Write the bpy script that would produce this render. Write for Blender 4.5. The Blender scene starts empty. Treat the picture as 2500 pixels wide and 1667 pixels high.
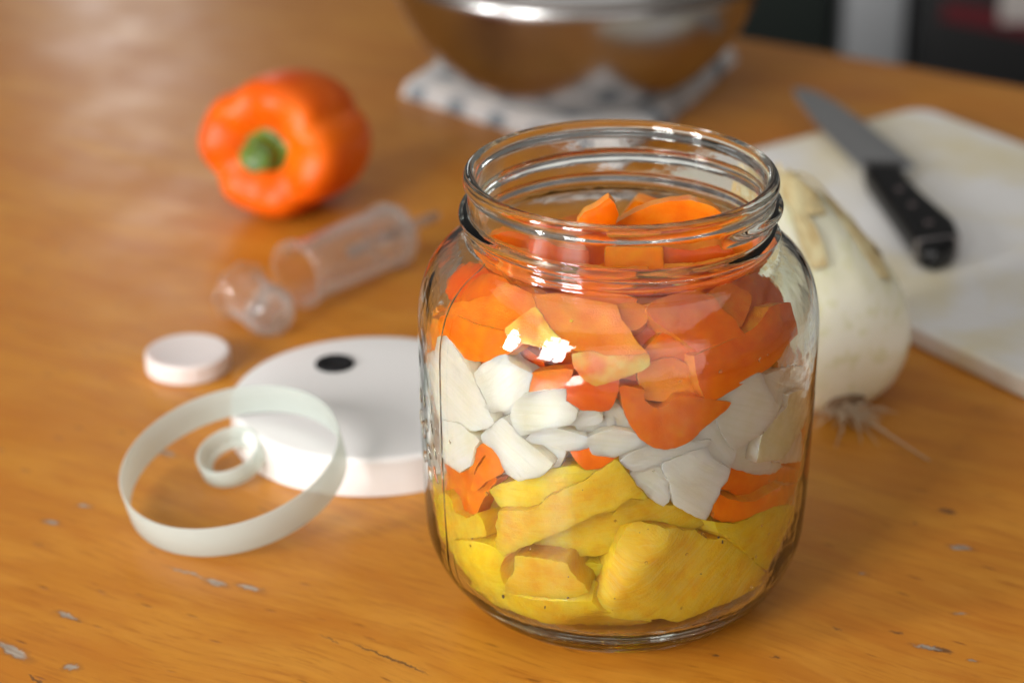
import bpy, bmesh, math, random
import numpy as np
from math import sin, cos, pi, radians, sqrt, hypot, exp
from mathutils import Vector, Matrix, noise
from mathutils.geometry import delaunay_2d_cdt

SC = bpy.context.scene
COL = SC.collection
S = 0.001                       # everything below is written in millimetres

# ------------------------------------------------------------------ camera
cam_d = bpy.data.cameras.new("camera")
cam_d.sensor_fit = 'HORIZONTAL'; cam_d.sensor_width = 36.0
cam_d.lens = 79.81
cam_d.clip_start = 0.02; cam_d.clip_end = 60.0
cam_d.dof.use_dof = True
cam_d.dof.focus_distance = 0.757
cam_d.dof.aperture_fstop = 6.2
cam = bpy.data.objects.new("camera", cam_d); COL.objects.link(cam)
cam.location = (0, -0.72597, 0.43191)
cam.rotation_euler = (radians(90 - 24.651), 0, 0)
SC.camera = cam

# ------------------------------------------------------------------ room light
W = bpy.data.worlds.new("World"); SC.world = W; W.use_nodes = True
bg = W.node_tree.nodes["Background"]
bg.inputs[0].default_value = (1.0, 0.965, 0.92, 1); bg.inputs[1].default_value = 0.095

def window(name, az, el, dist, w, h, radiance, target=(0.0, 0.0, 0.08), col=(1, 0.985, 0.96), dx=0, dz=0):
    """a bright window pane or added area lamp, seen from the table; az is measured to the left of the camera's side"""
    t = Vector(target)
    d = Vector((-sin(radians(az)) * cos(radians(el)), -cos(radians(az)) * cos(radians(el)), sin(radians(el))))
    ld = bpy.data.lights.new(name, 'AREA'); ld.shape = 'RECTANGLE'; ld.size = w; ld.size_y = h
    ld.energy = radiance * pi * w * h; ld.color = col
    lo = bpy.data.objects.new(name, ld); COL.objects.link(lo)
    q = (-d).to_track_quat('-Z', 'Y'); lo.rotation_euler = q.to_euler()
    lo.location = t + d * dist + q @ Vector((dx, dz, 0))
    return lo
RAD = 25.5
for i, (dx, dz, w, h) in enumerate([(-.16, -.17, .28, .72), (.16, -.17, .28, .72), (-.16, .42, .28, .34), (.16, .42, .28, .34)]):
    window('window_light', 36, 19, 2.6, w, h, RAD, dx=dx, dz=dz)
for i, (dx, dz, w, h) in enumerate([(0, -.28, .30, .22), (0, 0.0, .30, .22), (0, .28, .30, .22)]):
    window('side_window_light', 64, 16, 2.6, w, h, RAD * 2.1, dx=dx, dz=dz)

window('curtain_light', 50, 11, 2.75, 1.5, .6, 1.6)
window('far_window_light', 169, 18, 2.9, .22, 1.1, 2.6, target=(-.17, .70, 0))
window('front_fill_light', -16, 14, 2.3, 2.8, 1.5, .75)      # added fill lamp behind the camera, brightens the faces turned to it
# daylight coming back from the ceiling
ld = bpy.data.lights.new('ceiling_light', 'AREA'); ld.shape = 'RECTANGLE'; ld.size = 2.6; ld.size_y = 2.2; ld.energy = .55 * pi * 2.6 * 2.2; ld.color = (1, .97, .93)
lo = bpy.data.objects.new('ceiling_light', ld); COL.objects.link(lo); lo.location = (-.1, -.1, 1.75)

SC.render.engine = 'CYCLES'
cy = SC.cycles
cy.max_bounces = 20; cy.transmission_bounces = 16; cy.glossy_bounces = 6; cy.diffuse_bounces = 5
cy.transparent_max_bounces = 40
cy.caustics_reflective = True; cy.caustics_refractive = True
cy.blur_glossy = 0.3; cy.sample_clamp_indirect = 60.0
cy.use_denoising = True
SC.view_settings.view_transform = 'Standard'; SC.view_settings.look = 'None'
SC.view_settings.exposure = 0.4; SC.view_settings.gamma = 1.0

# ------------------------------------------------------------------ helpers
def link(name, me, mats=(), parent=None, smooth=True, sharp=None):
    me.name = name
    o = bpy.data.objects.new(name, me); COL.objects.link(o)
    for m in (mats if isinstance(mats, (list, tuple)) else [mats]): me.materials.append(m)
    if smooth:
        me.shade_smooth()
        if sharp: me.set_sharp_from_angle(angle=radians(sharp))
    if parent: o.parent = parent
    return o

def empty(name, loc=(0, 0, 0)):
    o = bpy.data.objects.new(name, None); COL.objects.link(o); o.location = [c * S for c in loc]
    o.empty_display_size = .02
    return o

def tag(o, label, cat, group=None):
    o['label'] = label; o['category'] = cat
    if group: o['group'] = group
    return o

def mesh_from(verts, faces, scale=S):
    me = bpy.data.meshes.new("m")
    me.from_pydata([(v[0] * scale, v[1] * scale, v[2] * scale) for v in verts], [], faces)
    me.update(); return me

def bm_mesh(bm):
    me = bpy.data.meshes.new("m"); bmesh.ops.recalc_face_normals(bm, faces=bm.faces)
    bmesh.ops.scale(bm, vec=(S, S, S), verts=bm.verts)
    bm.to_mesh(me); bm.free(); return me

def lathe(profile, n=96, closed=True, frame=None, fn=None, thetas=None):
    """profile [(r, z)...] turned round z (closed: last joins first); frame: Matrix to place it"""
    th = thetas if thetas is not None else [2 * pi * i / n for i in range(n)]
    n = len(th); V = []; F = []; m = len(profile)
    for (r, z) in profile:
        for t in th:
            rr, zz = fn(r, z, t) if fn else (r, z)
            v = Vector((rr * cos(t), rr * sin(t), zz))
            V.append(frame @ v if frame else v)
    for j in range(m if closed else m - 1):
        a = j * n; b = ((j + 1) % m) * n
        for i in range(n):
            k = (i + 1) % n
            F.append((a + i, a + k, b + k, b + i))
    return mesh_from(V, F)

def frame_z(origin, axis, xhint=(0, 0, 1)):
    z = Vector(axis).normalized(); x = Vector(xhint); x = (x - z * x.dot(z))
    if x.length < 1e-4: x = Vector((1, 0, 0)) - z * z.x
    x.normalize(); y = z.cross(x)
    return Matrix.Translation(Vector(origin)) @ Matrix((x, y, z)).transposed().to_4x4()

def arc(cx, cz, r, a0, a1, n):
    return [(cx + r * cos(radians(a0 + (a1 - a0) * i / n)), cz + r * sin(radians(a0 + (a1 - a0) * i / n))) for i in range(n + 1)]

# ------------------------------------------------------------------ materials
class NT:
    def __init__(s, name):
        s.m = bpy.data.materials.new(name); s.m.use_nodes = True
        s.t = s.m.node_tree; s.b = s.t.nodes["Principled BSDF"]; s.out = s.t.nodes["Material Output"]
    def n(s, typ, **kw):
        o = s.t.nodes.new(typ)
        for k, v in kw.items():
            if k in o.inputs: o.inputs[k].default_value = v
            else: setattr(o, k, v)
        return o
    def l(s, a, b): s.t.links.new(a, b)
    def coord(s, kind='Object', scale=(1, 1, 1), rot=(0, 0, 0), loc=(0, 0, 0)):
        c = s.n('ShaderNodeTexCoord'); m = s.n('ShaderNodeMapping')
        m.inputs['Scale'].default_value = scale; m.inputs['Rotation'].default_value = rot; m.inputs['Location'].default_value = loc
        s.l(c.outputs[kind], m.inputs['Vector'])
        if any(rot) and tuple(scale) != (1, 1, 1):
            m.inputs['Scale'].default_value = (1, 1, 1); m2 = s.n('ShaderNodeMapping'); m2.inputs['Scale'].default_value = scale
            s.l(m.outputs['Vector'], m2.inputs['Vector']); return m2.outputs['Vector']
        return m.outputs['Vector']
    def noise(s, vec, scale, detail=4, rough=.55, dist=0):
        o = s.n('ShaderNodeTexNoise'); o.inputs['Scale'].default_value = scale; o.inputs['Detail'].default_value = detail
        o.inputs['Roughness'].default_value = rough; o.inputs['Distortion'].default_value = dist
        s.l(vec, o.inputs['Vector']); return o.outputs['Fac']
    def ramp(s, fac, stops):
        r = s.n('ShaderNodeValToRGB'); e = r.color_ramp.elements
        while len(e) < len(stops): e.new(.5)
        for k, (p, c) in enumerate(stops):
            e[k].position = p
            e[k].color = (c[0], c[1], c[2], 1) if isinstance(c, (tuple, list)) else (c, c, c, 1)
        s.l(fac, r.inputs['Fac']); return r.outputs['Color']
    def mix(s, fac, a, b, mode='MIX'):
        m = s.n('ShaderNodeMix'); m.data_type = 'RGBA'; m.blend_type = mode
        for i, v in ((0, fac), (6, a), (7, b)):
            if hasattr(v, 'default_value'): s.l(v, m.inputs[i])
            elif i == 0: m.inputs[i].default_value = v
            else: m.inputs[i].default_value = (v[0], v[1], v[2], 1)
        return m.outputs[2]
    def math(s, op, a, b=0.0):
        m = s.n('ShaderNodeMath'); m.operation = op
        for i, v in ((0, a), (1, b)):
            if hasattr(v, 'default_value'): s.l(v, m.inputs[i])
            else: m.inputs[i].default_value = v
        return m.outputs[0]
    def bump(s, h, strength, dist, base=None):
        b = s.n('ShaderNodeBump'); b.inputs['Strength'].default_value = strength; b.inputs['Distance'].default_value = dist
        s.l(h, b.inputs['Height'])
        if base: s.l(base, b.inputs['Normal'])
        return b.outputs['Normal']
    def set(s, **kw):
        nm = dict(color='Base Color', rough='Roughness', metal='Metallic', ior='IOR', trans='Transmission Weight', sss='Subsurface Weight',
                  sssr='Subsurface Radius', ssss='Subsurface Scale', spec='Specular IOR Level', coat='Coat Weight', coatr='Coat Roughness', normal='Normal')
        for k, v in kw.items():
            i = s.b.inputs[nm[k]]
            if hasattr(v, 'is_linked') or hasattr(v, 'default_value') and not isinstance(v, (tuple, float)): s.l(v, i)
            elif isinstance(v, tuple) and len(v) == 3 and k == 'color': i.default_value = (*v, 1)
            else: i.default_value = v
        return s.m

def simple(name, color, rough=.5, **kw):
    return NT(name).set(color=color, rough=rough, **kw)

def glass_mat(name, color=(.97, .985, .975), ior=1.5, rough=0.0, peel=False):
    t = NT(name); g = t.n('ShaderNodeBsdfGlass'); g.inputs['Color'].default_value = (*color, 1)
    g.inputs['IOR'].default_value = ior; g.inputs['Roughness'].default_value = rough
    if peel:
        v = t.coord('Object'); n1 = t.noise(v, 75, 2, .5); n2 = t.noise(v, 330, 3, .6)
        n3 = t.noise(t.coord('Object', scale=(1, 1, .45)), 210, 4, .7)
        t.l(t.bump(n1, .6, .00042, t.bump(n3, .035, .0002, t.bump(n2, .22, .00012))), g.inputs['Normal'])
        # faint dried film and finger marks on the glass
        film = t.n('ShaderNodeBsdfDiffuse'); film.inputs['Color'].default_value = (.8, .78, .74, 1)
        mk = t.math('MULTIPLY', t.ramp(t.noise(t.coord('Object', scale=(1, 1, .5)), 28, 5, .65, .5), [(.52, 0.0), (.72, 1.0)]), t.ramp(n3, [(.4, .0), (.7, .04)]))
        mx = t.n('ShaderNodeMixShader'); t.l(mk, mx.inputs[0]); t.l(g.outputs[0], mx.inputs[1]); t.l(film.outputs[0], mx.inputs[2])
        t.l(mx.outputs[0], t.out.inputs['Surface']); return t.m
    t.l(g.outputs[0], t.out.inputs['Surface']); return t.m
M_GLASS = glass_mat("jar_glass", peel=True)

def clear_plastic():
    t = NT("clear_plastic")
    tr = t.n('ShaderNodeBsdfTransparent'); tr.inputs['Color'].default_value = (.965, .96, .955, 1)
    gl = t.n('ShaderNodeBsdfGlossy'); gl.inputs['Roughness'].default_value = .07
    df = t.n('ShaderNodeBsdfDiffuse'); df.inputs['Color'].default_value = (.85, .80, .77, 1)
    tl = t.n('ShaderNodeBsdfTranslucent'); tl.inputs['Color'].default_value = (.85, .80, .77, 1)
    lw = t.n('ShaderNodeLayerWeight'); lw.inputs['Blend'].default_value = .5
    fr = t.math('ADD', t.math('MULTIPLY', t.math('POWER', lw.outputs['Facing'], 5.0), .8), .045)
    m0 = t.n('ShaderNodeMixShader'); m0.inputs[0].default_value = .5; t.l(df.outputs[0], m0.inputs[1]); t.l(tl.outputs[0], m0.inputs[2])
    m1 = t.n('ShaderNodeMixShader'); t.l(t.math('ADD', t.math('MULTIPLY', t.math('POWER', lw.outputs['Facing'], 2.6), .95), .05), m1.inputs[0])
    t.l(tr.outputs[0], m1.inputs[1]); t.l(m0.outputs[0], m1.inputs[2])
    m2 = t.n('ShaderNodeMixShader'); t.l(fr, m2.inputs[0]); t.l(m1.outputs[0], m2.inputs[1]); t.l(gl.outputs[0], m2.inputs[2])
    t.l(m2.outputs[0], t.out.inputs['Surface']); return t.m
M_CLEAR = clear_plastic()

def silicone():
    t = NT("silicone")
    t.set(color=(.74, .80, .77), rough=.36)
    tr = t.n('ShaderNodeBsdfTranslucent'); tr.inputs['Color'].default_value = (.76, .80, .74, 1)
    mx = t.n('ShaderNodeMixShader'); mx.inputs[0].default_value = .4
    tp = t.n('ShaderNodeBsdfTransparent'); tp.inputs['Color'].default_value = (.93, .96, .93, 1)
    m2 = t.n('ShaderNodeMixShader'); m2.inputs[0].default_value = .40
    t.l(t.b.outputs[0], mx.inputs[1]); t.l(tr.outputs[0], mx.inputs[2]); t.l(mx.outputs[0], m2.inputs[1]); t.l(tp.outputs[0], m2.inputs[2]); t.l(m2.outputs[0], t.out.inputs['Surface'])
    return t.m
M_SIL = silicone()

def pepper_mat(name, kind):
    t = NT(name); v = t.coord('UV'); oi = t.n('ShaderNodeObjectInfo')
    lo = t.noise(v, .12, 3, .5); hi = t.noise(v, 1.6, 5, .65)
    if kind == 'skin':
        c = t.ramp(lo, [(.3, (.84, .105, .0008)), (.55, (.90, .145, .001)), (.75, (.92, .19, .002))])
        b = t.bump(lo, .25, .0015); rough = .11
    elif kind == 'flesh':
        c = t.ramp(lo, [(.28, (.85, .135, .0015)), (.5, (.91, .19, .003)), (.78, (.93, .28, .010))])
        c = t.mix(t.ramp(hi, [(.5, 0.0), (.8, .3)]), c, (.90, .42, .06))
        b = t.bump(hi, .35, .0006); rough = .14
    elif kind == 'cut':        # wall of the slice where the knife went through
        c = t.ramp(lo, [(.3, (.88, .19, .003)), (.6, (.92, .29, .015)), (.8, (.93, .42, .05))])
        b = t.bump(hi, .5, .0008); rough = .32
    else:                      # yellow-green unripe cut face
        c = t.ramp(t.noise(v, .11, 2, .4), [(.42, (.90, .20, .004)), (.56, (.92, .40, .03)), (.70, (.86, .62, .13))])
        b = t.bump(hi, .35, .0007); rough = .18
    hs = t.n('ShaderNodeHueSaturation'); t.l(c, hs.inputs['Color'])
    t.l(t.math('ADD', t.math('MULTIPLY', oi.outputs['Random'], .012), .496), hs.inputs['Hue'])
    t.l(t.math('ADD', t.math('MULTIPLY', oi.outputs['Random'], .25), .85), hs.inputs['Value'])
    return t.set(color=hs.outputs[0], rough=rough, normal=b, sss=.22, sssr=(1.0, .32, .06), ssss=.004, spec=.5)
M_PSKIN = pepper_mat("pepper_skin", 'skin'); M_PFLESH = pepper_mat("pepper_flesh", 'flesh')
M_PCUT = pepper_mat("pepper_cut_edge", 'cut'); M_PYEL = pepper_mat("pepper_pale_cut", 'yel')

def onion_mat(name, green=0.0):
    t = NT(name); v = t.coord('UV', scale=(1, 1, 1)); vs = t.coord('UV', scale=(.06, 1, 1)); oi = t.n('ShaderNodeObjectInfo')
    vein = t.noise(vs, .55, 2, .5); lo = t.noise(v, .09, 3, .5); fine = t.noise(v, 1.2, 5, .6)
    c = t.ramp(lo, [(.3, (.86, .79, .62)), (.5, (.90, .85, .73)), (.72, (.92, .885, .81))])
    c = t.mix(t.ramp(vein, [(.5, 0.0), (.6, .28), (.68, 0.0)]), c, (.78, .74, .50))
    if green: c = t.mix(green, c, (.60, .62, .28))
    hs = t.n('ShaderNodeHueSaturation'); t.l(c, hs.inputs['Color'])
    t.l(t.math('ADD', t.math('MULTIPLY', oi.outputs['Random'], .5), .75), hs.inputs['Saturation'])
    t.l(t.math('ADD', t.math('MULTIPLY', oi.outputs['Random'], .16), .88), hs.inputs['Value'])
    b = t.bump(vein, .4, .0006, t.bump(fine, .2, .0003))
    return t.set(color=hs.outputs[0], rough=.13, trans=.18, ior=1.38, normal=b, sss=.85, sssr=(1, .85, .66), ssss=.011)
M_ONION = onion_mat("onion_flesh"); M_OGREEN = onion_mat("onion_green_tinged", .45); M_OCUT = onion_mat("onion_cut_edge", .06)

def pine_mat(name, fibre):
    t = NT(name); v = t.coord('UV'); vs = t.coord('UV', scale=(.07, 1, 1)); oi = t.n('ShaderNodeObjectInfo')
    fib = t.noise(vs, .95, 6, .66, .5); lo = t.noise(v, .11, 4, .6); mid = t.noise(v, .35, 5, .65); fine = t.noise(v, 1.3, 5, .62)
    c = t.ramp(lo, [(.3, (.88, .46, .007)), (.5, (.94, .60, .022)), (.72, (.96, .69, .07))])
    c = t.mix(t.ramp(mid, [(.45, 0.0), (.72, .4)]), c, (.90, .66, .08))
    c = t.mix(t.ramp(fib, [(.5, 0.0), (.7, .65 * fibre)]), c, (.90, .74, .22))
    c = t.mix(t.ramp(fib, [(.30, .7 * fibre), (.44, 0.0)]), c, (.66, .27, .004))
    sp = t.n('ShaderNodeTexVoronoi'); sp.inputs['Scale'].default_value = .085; t.l(v, sp.inputs['Vector'])
    pk = t.n('ShaderNodeSeparateColor'); t.l(sp.outputs['Color'], pk.inputs[0])
    eye = t.math('MULTIPLY', t.ramp(t.math('ADD', sp.outputs['Distance'], t.math('MULTIPLY', fine, .1)), [(.07, .85), (.12, 0.0)]), t.math('GREATER_THAN', pk.outputs[0], .45))
    c = t.mix(eye, c, (.16, .045, .008))
    b = t.bump(fib, .5 * fibre + .05, .0009, t.bump(mid, .22, .0010, t.bump(fine, .45, .0006)))
    hs = t.n('ShaderNodeHueSaturation'); t.l(c, hs.inputs['Color'])
    t.l(t.math('ADD', t.math('MULTIPLY', oi.outputs['Random'], .16), .88), hs.inputs['Value'])
    t.l(t.math('ADD', t.math('MULTIPLY', oi.outputs['Random'], .012), .491), hs.inputs['Hue'])
    return t.set(color=hs.outputs[0], rough=.10, trans=.18, ior=1.36, normal=b, sss=.7, sssr=(1, .62, .08), ssss=.009)
M_PINE = pine_mat("pineapple_flesh", .28)
M_PFIB = pine_mat("pineapple_fibrous", .65)

M_WHITE = NT("white_plastic").set(color=(.80, .775, .755), rough=.34, sss=.15, sssr=(1, .9, .85), ssss=.003)
M_MILKY = NT("milky_plastic").set(color=(.74, .66, .63), rough=.38, sss=.6, sssr=(1, .8, .75), ssss=.006)
M_BLACK = simple("black_rubber", (.008, .008, .009), .7, spec=.25)

def wood_mat():
    t = NT("varnished_wood")
    A = radians(30)
    g = t.coord('Object', rot=(0, 0, A))
    # the grain wanders: bend the coordinates before they are stretched along it
    bend = t.n('ShaderNodeVectorMath'); bend.operation = 'MULTIPLY_ADD'
    wn = t.n('ShaderNodeTexNoise'); wn.inputs['Scale'].default_value = 4.5; wn.inputs['Detail'].default_value = 2; t.l(g, wn.inputs['Vector'])
    t.l(wn.outputs['Color'], bend.inputs[0]); bend.inputs[1].default_value = (.04, .06, 0); t.l(g, bend.inputs[2])
    def along(k):
        m = t.n('ShaderNodeMapping'); m.inputs['Scale'].default_value = (k, 1, 1); t.l(bend.outputs[0], m.inputs['Vector']); return m.outputs['Vector']
    gx = along(.14); gf = along(.10); gp = along(.2)
    broad = t.noise(gx, 16, 4, .55, .6); band = t.noise(gx, 70, 4, .6, .8); fine = t.noise(gf, 420, 5, .65)
    blot = t.noise(g, 7, 3, .5)
    c = t.ramp(broad, [(.3, (.47, .165, .013)), (.5, (.545, .218, .020)), (.7, (.59, .258, .030))])
    c = t.mix(t.ramp(band, [(.35, .55), (.55, 0.0)]), c, (.42, .135, .012))
    c = t.mix(t.ramp(fine, [(.34, .65), (.48, 0.0)]), c, (.36, .115, .010))
    c = t.mix(t.ramp(fine, [(.55, 0.0), (.75, .35)]), c, (.65, .31, .045))
    c = t.mix(t.ramp(blot, [(.35, .35), (.6, 0.0)]), c, (.47, .16, .014))
    # open pores: short dark dashes along the grain
    vo = t.n('ShaderNodeTexVoronoi'); vo.inputs['Scale'].default_value = 230; t.l(gp, vo.inputs['Vector'])
    pore = t.ramp(vo.outputs['Distance'], [(.06, 1.0), (.17, 0.0)])
    sel = t.n('ShaderNodeSeparateColor'); t.l(vo.outputs['Color'], sel.inputs[0])
    pore = t.math('MULTIPLY', pore, t.math('GREATER_THAN', sel.outputs[0], .58))
    c = t.mix(t.math('MULTIPLY', pore, .75), c, (.17, .05, .006))
    flame = t.noise(along(.3), 55, 4, .6, .3)
    c = t.mix(t.ramp(flame, [(.36, .45), (.5, 0.0)]), c, (.46, .145, .010))
    c = t.mix(t.ramp(flame, [(.55, 0.0), (.7, .35)]), c, (.66, .30, .04))
    # knocks that went through the varnish: (x, y, half length, half width, angle, kind)
    dist = t.noise(g, 260, 4, .6); pos = t.coord('Object')
    add = t.n('ShaderNodeVectorMath'); add.operation = 'MULTIPLY_ADD'
    cmb = t.n('ShaderNodeCombineXYZ'); t.l(dist, cmb.inputs[0]); t.l(t.noise(g, 330, 4, .6), cmb.inputs[1])
    t.l(cmb.outputs[0], add.inputs[0]); add.inputs[1].default_value = (.0055, .0055, 0); t.l(pos, add.inputs[2])
    grey = None; dark = None; halo = None
    MARKS = [(-176, -45, 7.5, 2.2, -42, 0), (-153, -56, 2.6, 1.9, -10, 0), (-160.5, -22, 4.6, 1.3, -33, 0), (-110, 1.5, 4.5, 1.5, -34, 0), (-97, -2.3, 4.6, 1.3, -27, 0),
             (-179, 47, 3.2, 1.4, -22, 0), (-168.5, 60, 3.0, 1.0, -17, 0), (-121, 8.5, 8, .7, -29, 0), (171, 27, 4.0, 1.5, -19, 0), (146.5, -43.2, 4.6, 1.1, -20, 0),
             (161, -52, 1.8, .8, -19, 0), (-142, 105, 4.5, 1.4, -35, 0), (162, -20.4, 2.4, .6, -8, 0),
             (-43, -50, 17, .75, -35, 1), (-162.5, -65, 7, .6, -45, 1), (171, 55.6, 3.8, 1.4, -28, 1), (116.3, -31, 2.2, .7, -27, 1), (137.3, -33.3, 2.6, .7, -25, 1),
             (71.3, -48.3, 1.4, .5, 0, 1), (92.4, -49.8, 1.3, .4, -28, 1), (156, 46, 1.4, .7, 0, 1), (150, -44.5, 5.5, 1.5, -20, 1), (-157, -25, 3, .7, -33, 1), (-64, -38, 5, .4, -35, 1), (131, 8, 1.6, .6, -20, 0), (101, 28, 1.8, .7, -20, 1)]
    for (x, y, a, b, an, k) in MARKS:
        m = t.n('ShaderNodeMapping'); m.vector_type = 'TEXTURE'
        m.inputs['Location'].default_value = ((x + 2.75) * S, (y + 2.75) * S, 0); m.inputs['Rotation'].default_value = (0, 0, radians(an))
        m.inputs['Scale'].default_value = (a * S, b * S, 1)
        t.l(add.outputs[0], m.inputs['Vector'])
        ln = t.n('ShaderNodeVectorMath'); ln.operation = 'LENGTH'; t.l(m.outputs[0], ln.inputs[0])
        f = t.n('ShaderNodeMapRange'); f.inputs[1].default_value = 1.15; f.inputs[2].default_value = .7; t.l(ln.outputs['Value'], f.inputs[0])
        if k == 0:
            hl = t.n('ShaderNodeMapRange'); hl.inputs[1].default_value = 1.9; hl.inputs[2].default_value = 1.0; t.l(ln.outputs['Value'], hl.inputs[0])
            halo = hl.outputs[0] if halo is None else t.math('MAXIMUM', halo, hl.outputs[0])
        if k == 0: grey = f.outputs[0] if grey is None else t.math('MAXIMUM', grey, f.outputs[0])
        else: dark = f.outputs[0] if dark is None else t.math('MAXIMUM', dark, f.outputs[0])
    c = t.mix(t.math('MULTIPLY', halo, .55), c, (.22, .085, .022))
    c = t.mix(t.math('MULTIPLY', dark, .8), c, (.10, .045, .018))
    c = t.mix(t.math('MULTIPLY', grey, .85), c, t.ramp(fine, [(.35, (.20, .155, .115)), (.6, (.40, .35, .29))]))
    h = t.math('SUBTRACT', t.math('MULTIPLY', fine, .35), t.math('ADD', pore, t.math('MULTIPLY', t.math('ADD', grey, dark), 2.2)))
    nb = t.bump(h, .22, .0004, t.bump(t.noise(g, 34, 3, .5), .12, .002))
    r = t.ramp(t.noise(g, 22, 4, .6), [(.35, .30), (.65, .40)])
    return t.set(color=c, rough=r, normal=nb, spec=.42)
M_WOOD = wood_mat()

# ------------------------------------------------------------------ table (far right edge runs at about 30 degrees)
def prism(outline, z0, z1, bevel=0, seg=3):
    bm = bmesh.new()
    vs = [bm.verts.new((x, y, z0)) for x, y in outline]
    f = bm.faces.new(vs); r = bmesh.ops.extrude_face_region(bm, geom=[f])
    up = [e for e in r['geom'] if isinstance(e, bmesh.types.BMVert)]
    for v in up: v.co.z = z1
    if bevel:
        bmesh.ops.recalc_face_normals(bm, faces=bm.faces)
        tops = [e for e in bm.edges if abs(e.verts[0].co.z - e.verts[1].co.z) < 1e-6]
        bmesh.ops.bevel(bm, geom=tops, offset=bevel, segments=seg, profile=.6, affect='EDGES', clamp_overlap=True)
    return bm_mesh(bm)
edge_pts = [(154, 681.4), (193, 657.7), (222.2, 639.5), (251.1, 622), (309.2, 583.5)]
tbl = [(-700, 1120), (-420, 1040), (-120, 855)] + edge_pts + [(520, 425), (760, 240), (760, -330), (300, -520), (-700, -520)]
table = link('table', prism(tbl[::-1], -30, 0, 4, 3), M_WOOD, sharp=35)
tag(table, 'orange-brown varnished wooden table top with worn grey knocks under everything', 'table')

# beyond the table
floor = link('floor', mesh_from([(-6000, -3000, -740), (6000, -3000, -740), (6000, 9000, -740), (-6000, 9000, -740)], [(0, 1, 2, 3)]), simple("dark_floor", (.02, .019, .018), .7))
floor['kind'] = 'structure'
def box_bm(bm, x0, x1, y0, y1, z0, z1, bev=0):
    r = bmesh.ops.create_cube(bm, size=1.0)
    for v in r['verts']:
        v.co = ((x0 + x1) / 2 + v.co.x * (x1 - x0), (y0 + y1) / 2 + v.co.y * (y1 - y0), (z0 + z1) / 2 + v.co.z * (z1 - z0))
    if bev:
        es = {e for v in r['verts'] for e in v.link_edges}
        bmesh.ops.bevel(bm, geom=list(es), offset=bev, segments=2, profile=.5, affect='EDGES')
def box(name, dims, mat, parent=None, bev=4):
    bm = bmesh.new(); box_bm(bm, *dims, bev); return link(name, bm_mesh(bm), mat, parent, sharp=40)
cab = tag(empty('cabinet', (200, 1560, -740)), 'black-green cupboard front in the dark beyond the far table edge', 'cabinet')
box('carcass', (-260, 136, 0, 300, 0, 820), simple("dark_green_paint", (.008, .013, .011), .55), cab)
box('door', (-250, 126, -18, -2, 60, 810), simple("dark_green_door", (.010, .016, .013), .5), cab)
post = tag(empty('upright_panel', (376, 1540, -740)), 'pale grey upright panel between the black-green cupboard and the black case', 'panel')
box('panel', (-32, 30, 0, 260, 0, 820), simple("grey_paint", (.36, .37, .385), .6), post)
case = tag(empty('striped_case', (560, 1480, -740)), 'black case with a dark red band and a pale patch behind the table corner', 'case')
box('body', (-148, 240, 0, 240, 0, 700), simple("black_case", (.006, .006, .0065), .5), case, 12)
bandm = mesh_from([(-130, -4, 516), (60, -4, 478), (240, -4, 450), (240, -4, 474), (60, -4, 506), (-126, -4, 533), (-130, 0, 516), (60, 0, 478), (240, 0, 450), (240, 0, 474), (60, 0, 506), (-126, 0, 533)],
                  [(0, 1, 4, 5), (1, 2, 3, 4), (0, 6, 7, 1), (1, 7, 8, 2), (3, 9, 10, 4), (4, 10, 11, 5), (5, 11, 6, 0), (2, 8, 9, 3)])
link('band', bandm, simple("dark_red_band", (.13, .007, .013), .6), case, smooth=False)
box('patch', (-72, 140, -5, -.5, 512, 640), simple("pale_patch", (.55, .50, .47), .6), case, 2)

# ------------------------------------------------------------------ glass jar
JX = 37.1
OUTER = [(0, 2.2), (20, 1.9), (35, 1.0), (39.5, .35), (42.6, .15), (45.2, .35), (48.0, 1.2), (50.6, 2.4), (52.0, 3.3), (53.0, 4.08), (54.3, 5.2), (55.5, 6.26), (56.7, 7.5), (57.9, 8.83), (59.1, 10.2), (60.2, 11.7), (61.4, 13.2), (62.5, 14.9), (64.5, 18.2), (66.1, 21.6), (67.3, 25), (68.0, 28.1),
         (68.3, 30.7), (68.9, 40), (69.4, 52), (69.8, 66), (70.1, 80), (70.3, 94), (70.4, 107), (70.25, 111), (69.8, 115), (69.0, 119), (67.9, 122.6), (66.4, 126), (64.5, 129), (62.3, 131.7), (59.8, 134.0), (57.2, 135.8), (55.2, 137.0),
         (53.6, 138.2), (52.8, 139.4), (52.7, 140.2), (53.3, 140.8), (53.6, 141.5), (53.3, 142.2), (52.7, 142.8)]
zz = 143.0
while zz < 156.5: OUTER.append((52.5, zz)); zz += .5
OUTER += [(52.55, 156.8), (52.9, 157.4), (53.5, 158.0), (53.9, 158.8), (54.0, 159.8), (53.95, 160.8), (53.7, 161.7), (53.2, 162.4), (52.5, 162.85), (51.6, 163), (50.7, 162.8), (50.0, 162.2), (49.6, 161.3), (49.4, 160)]
INNER = [(49.3, 157), (49.3, 150), (49.3, 144), (49.35, 140.5), (49.9, 138.6), (51.3, 136.6), (53.5, 135.2), (56.2, 133.5), (59.0, 131.2), (61.4, 128.6), (63.3, 125.6), (64.8, 122.2), (65.8, 118.6), (66.6, 114.5), (67.1, 110.5), (67.2, 107), (67.1, 94),
         (66.9, 80), (66.6, 66), (66.1, 50), (65.4, 36), (64.6, 29), (63.3, 24), (61.4, 19.8), (58.8, 15.8), (55.3, 12.4), (51, 9.9), (46, 8.4), (40, 7.6), (20, 7.2), (0, 7.1)]
def ssmooth(a, b, x):
    t = max(0, min(1, (x - a) / (b - a))); return t * t * (3 - 2 * t)
SEAM = radians(-151)
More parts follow.
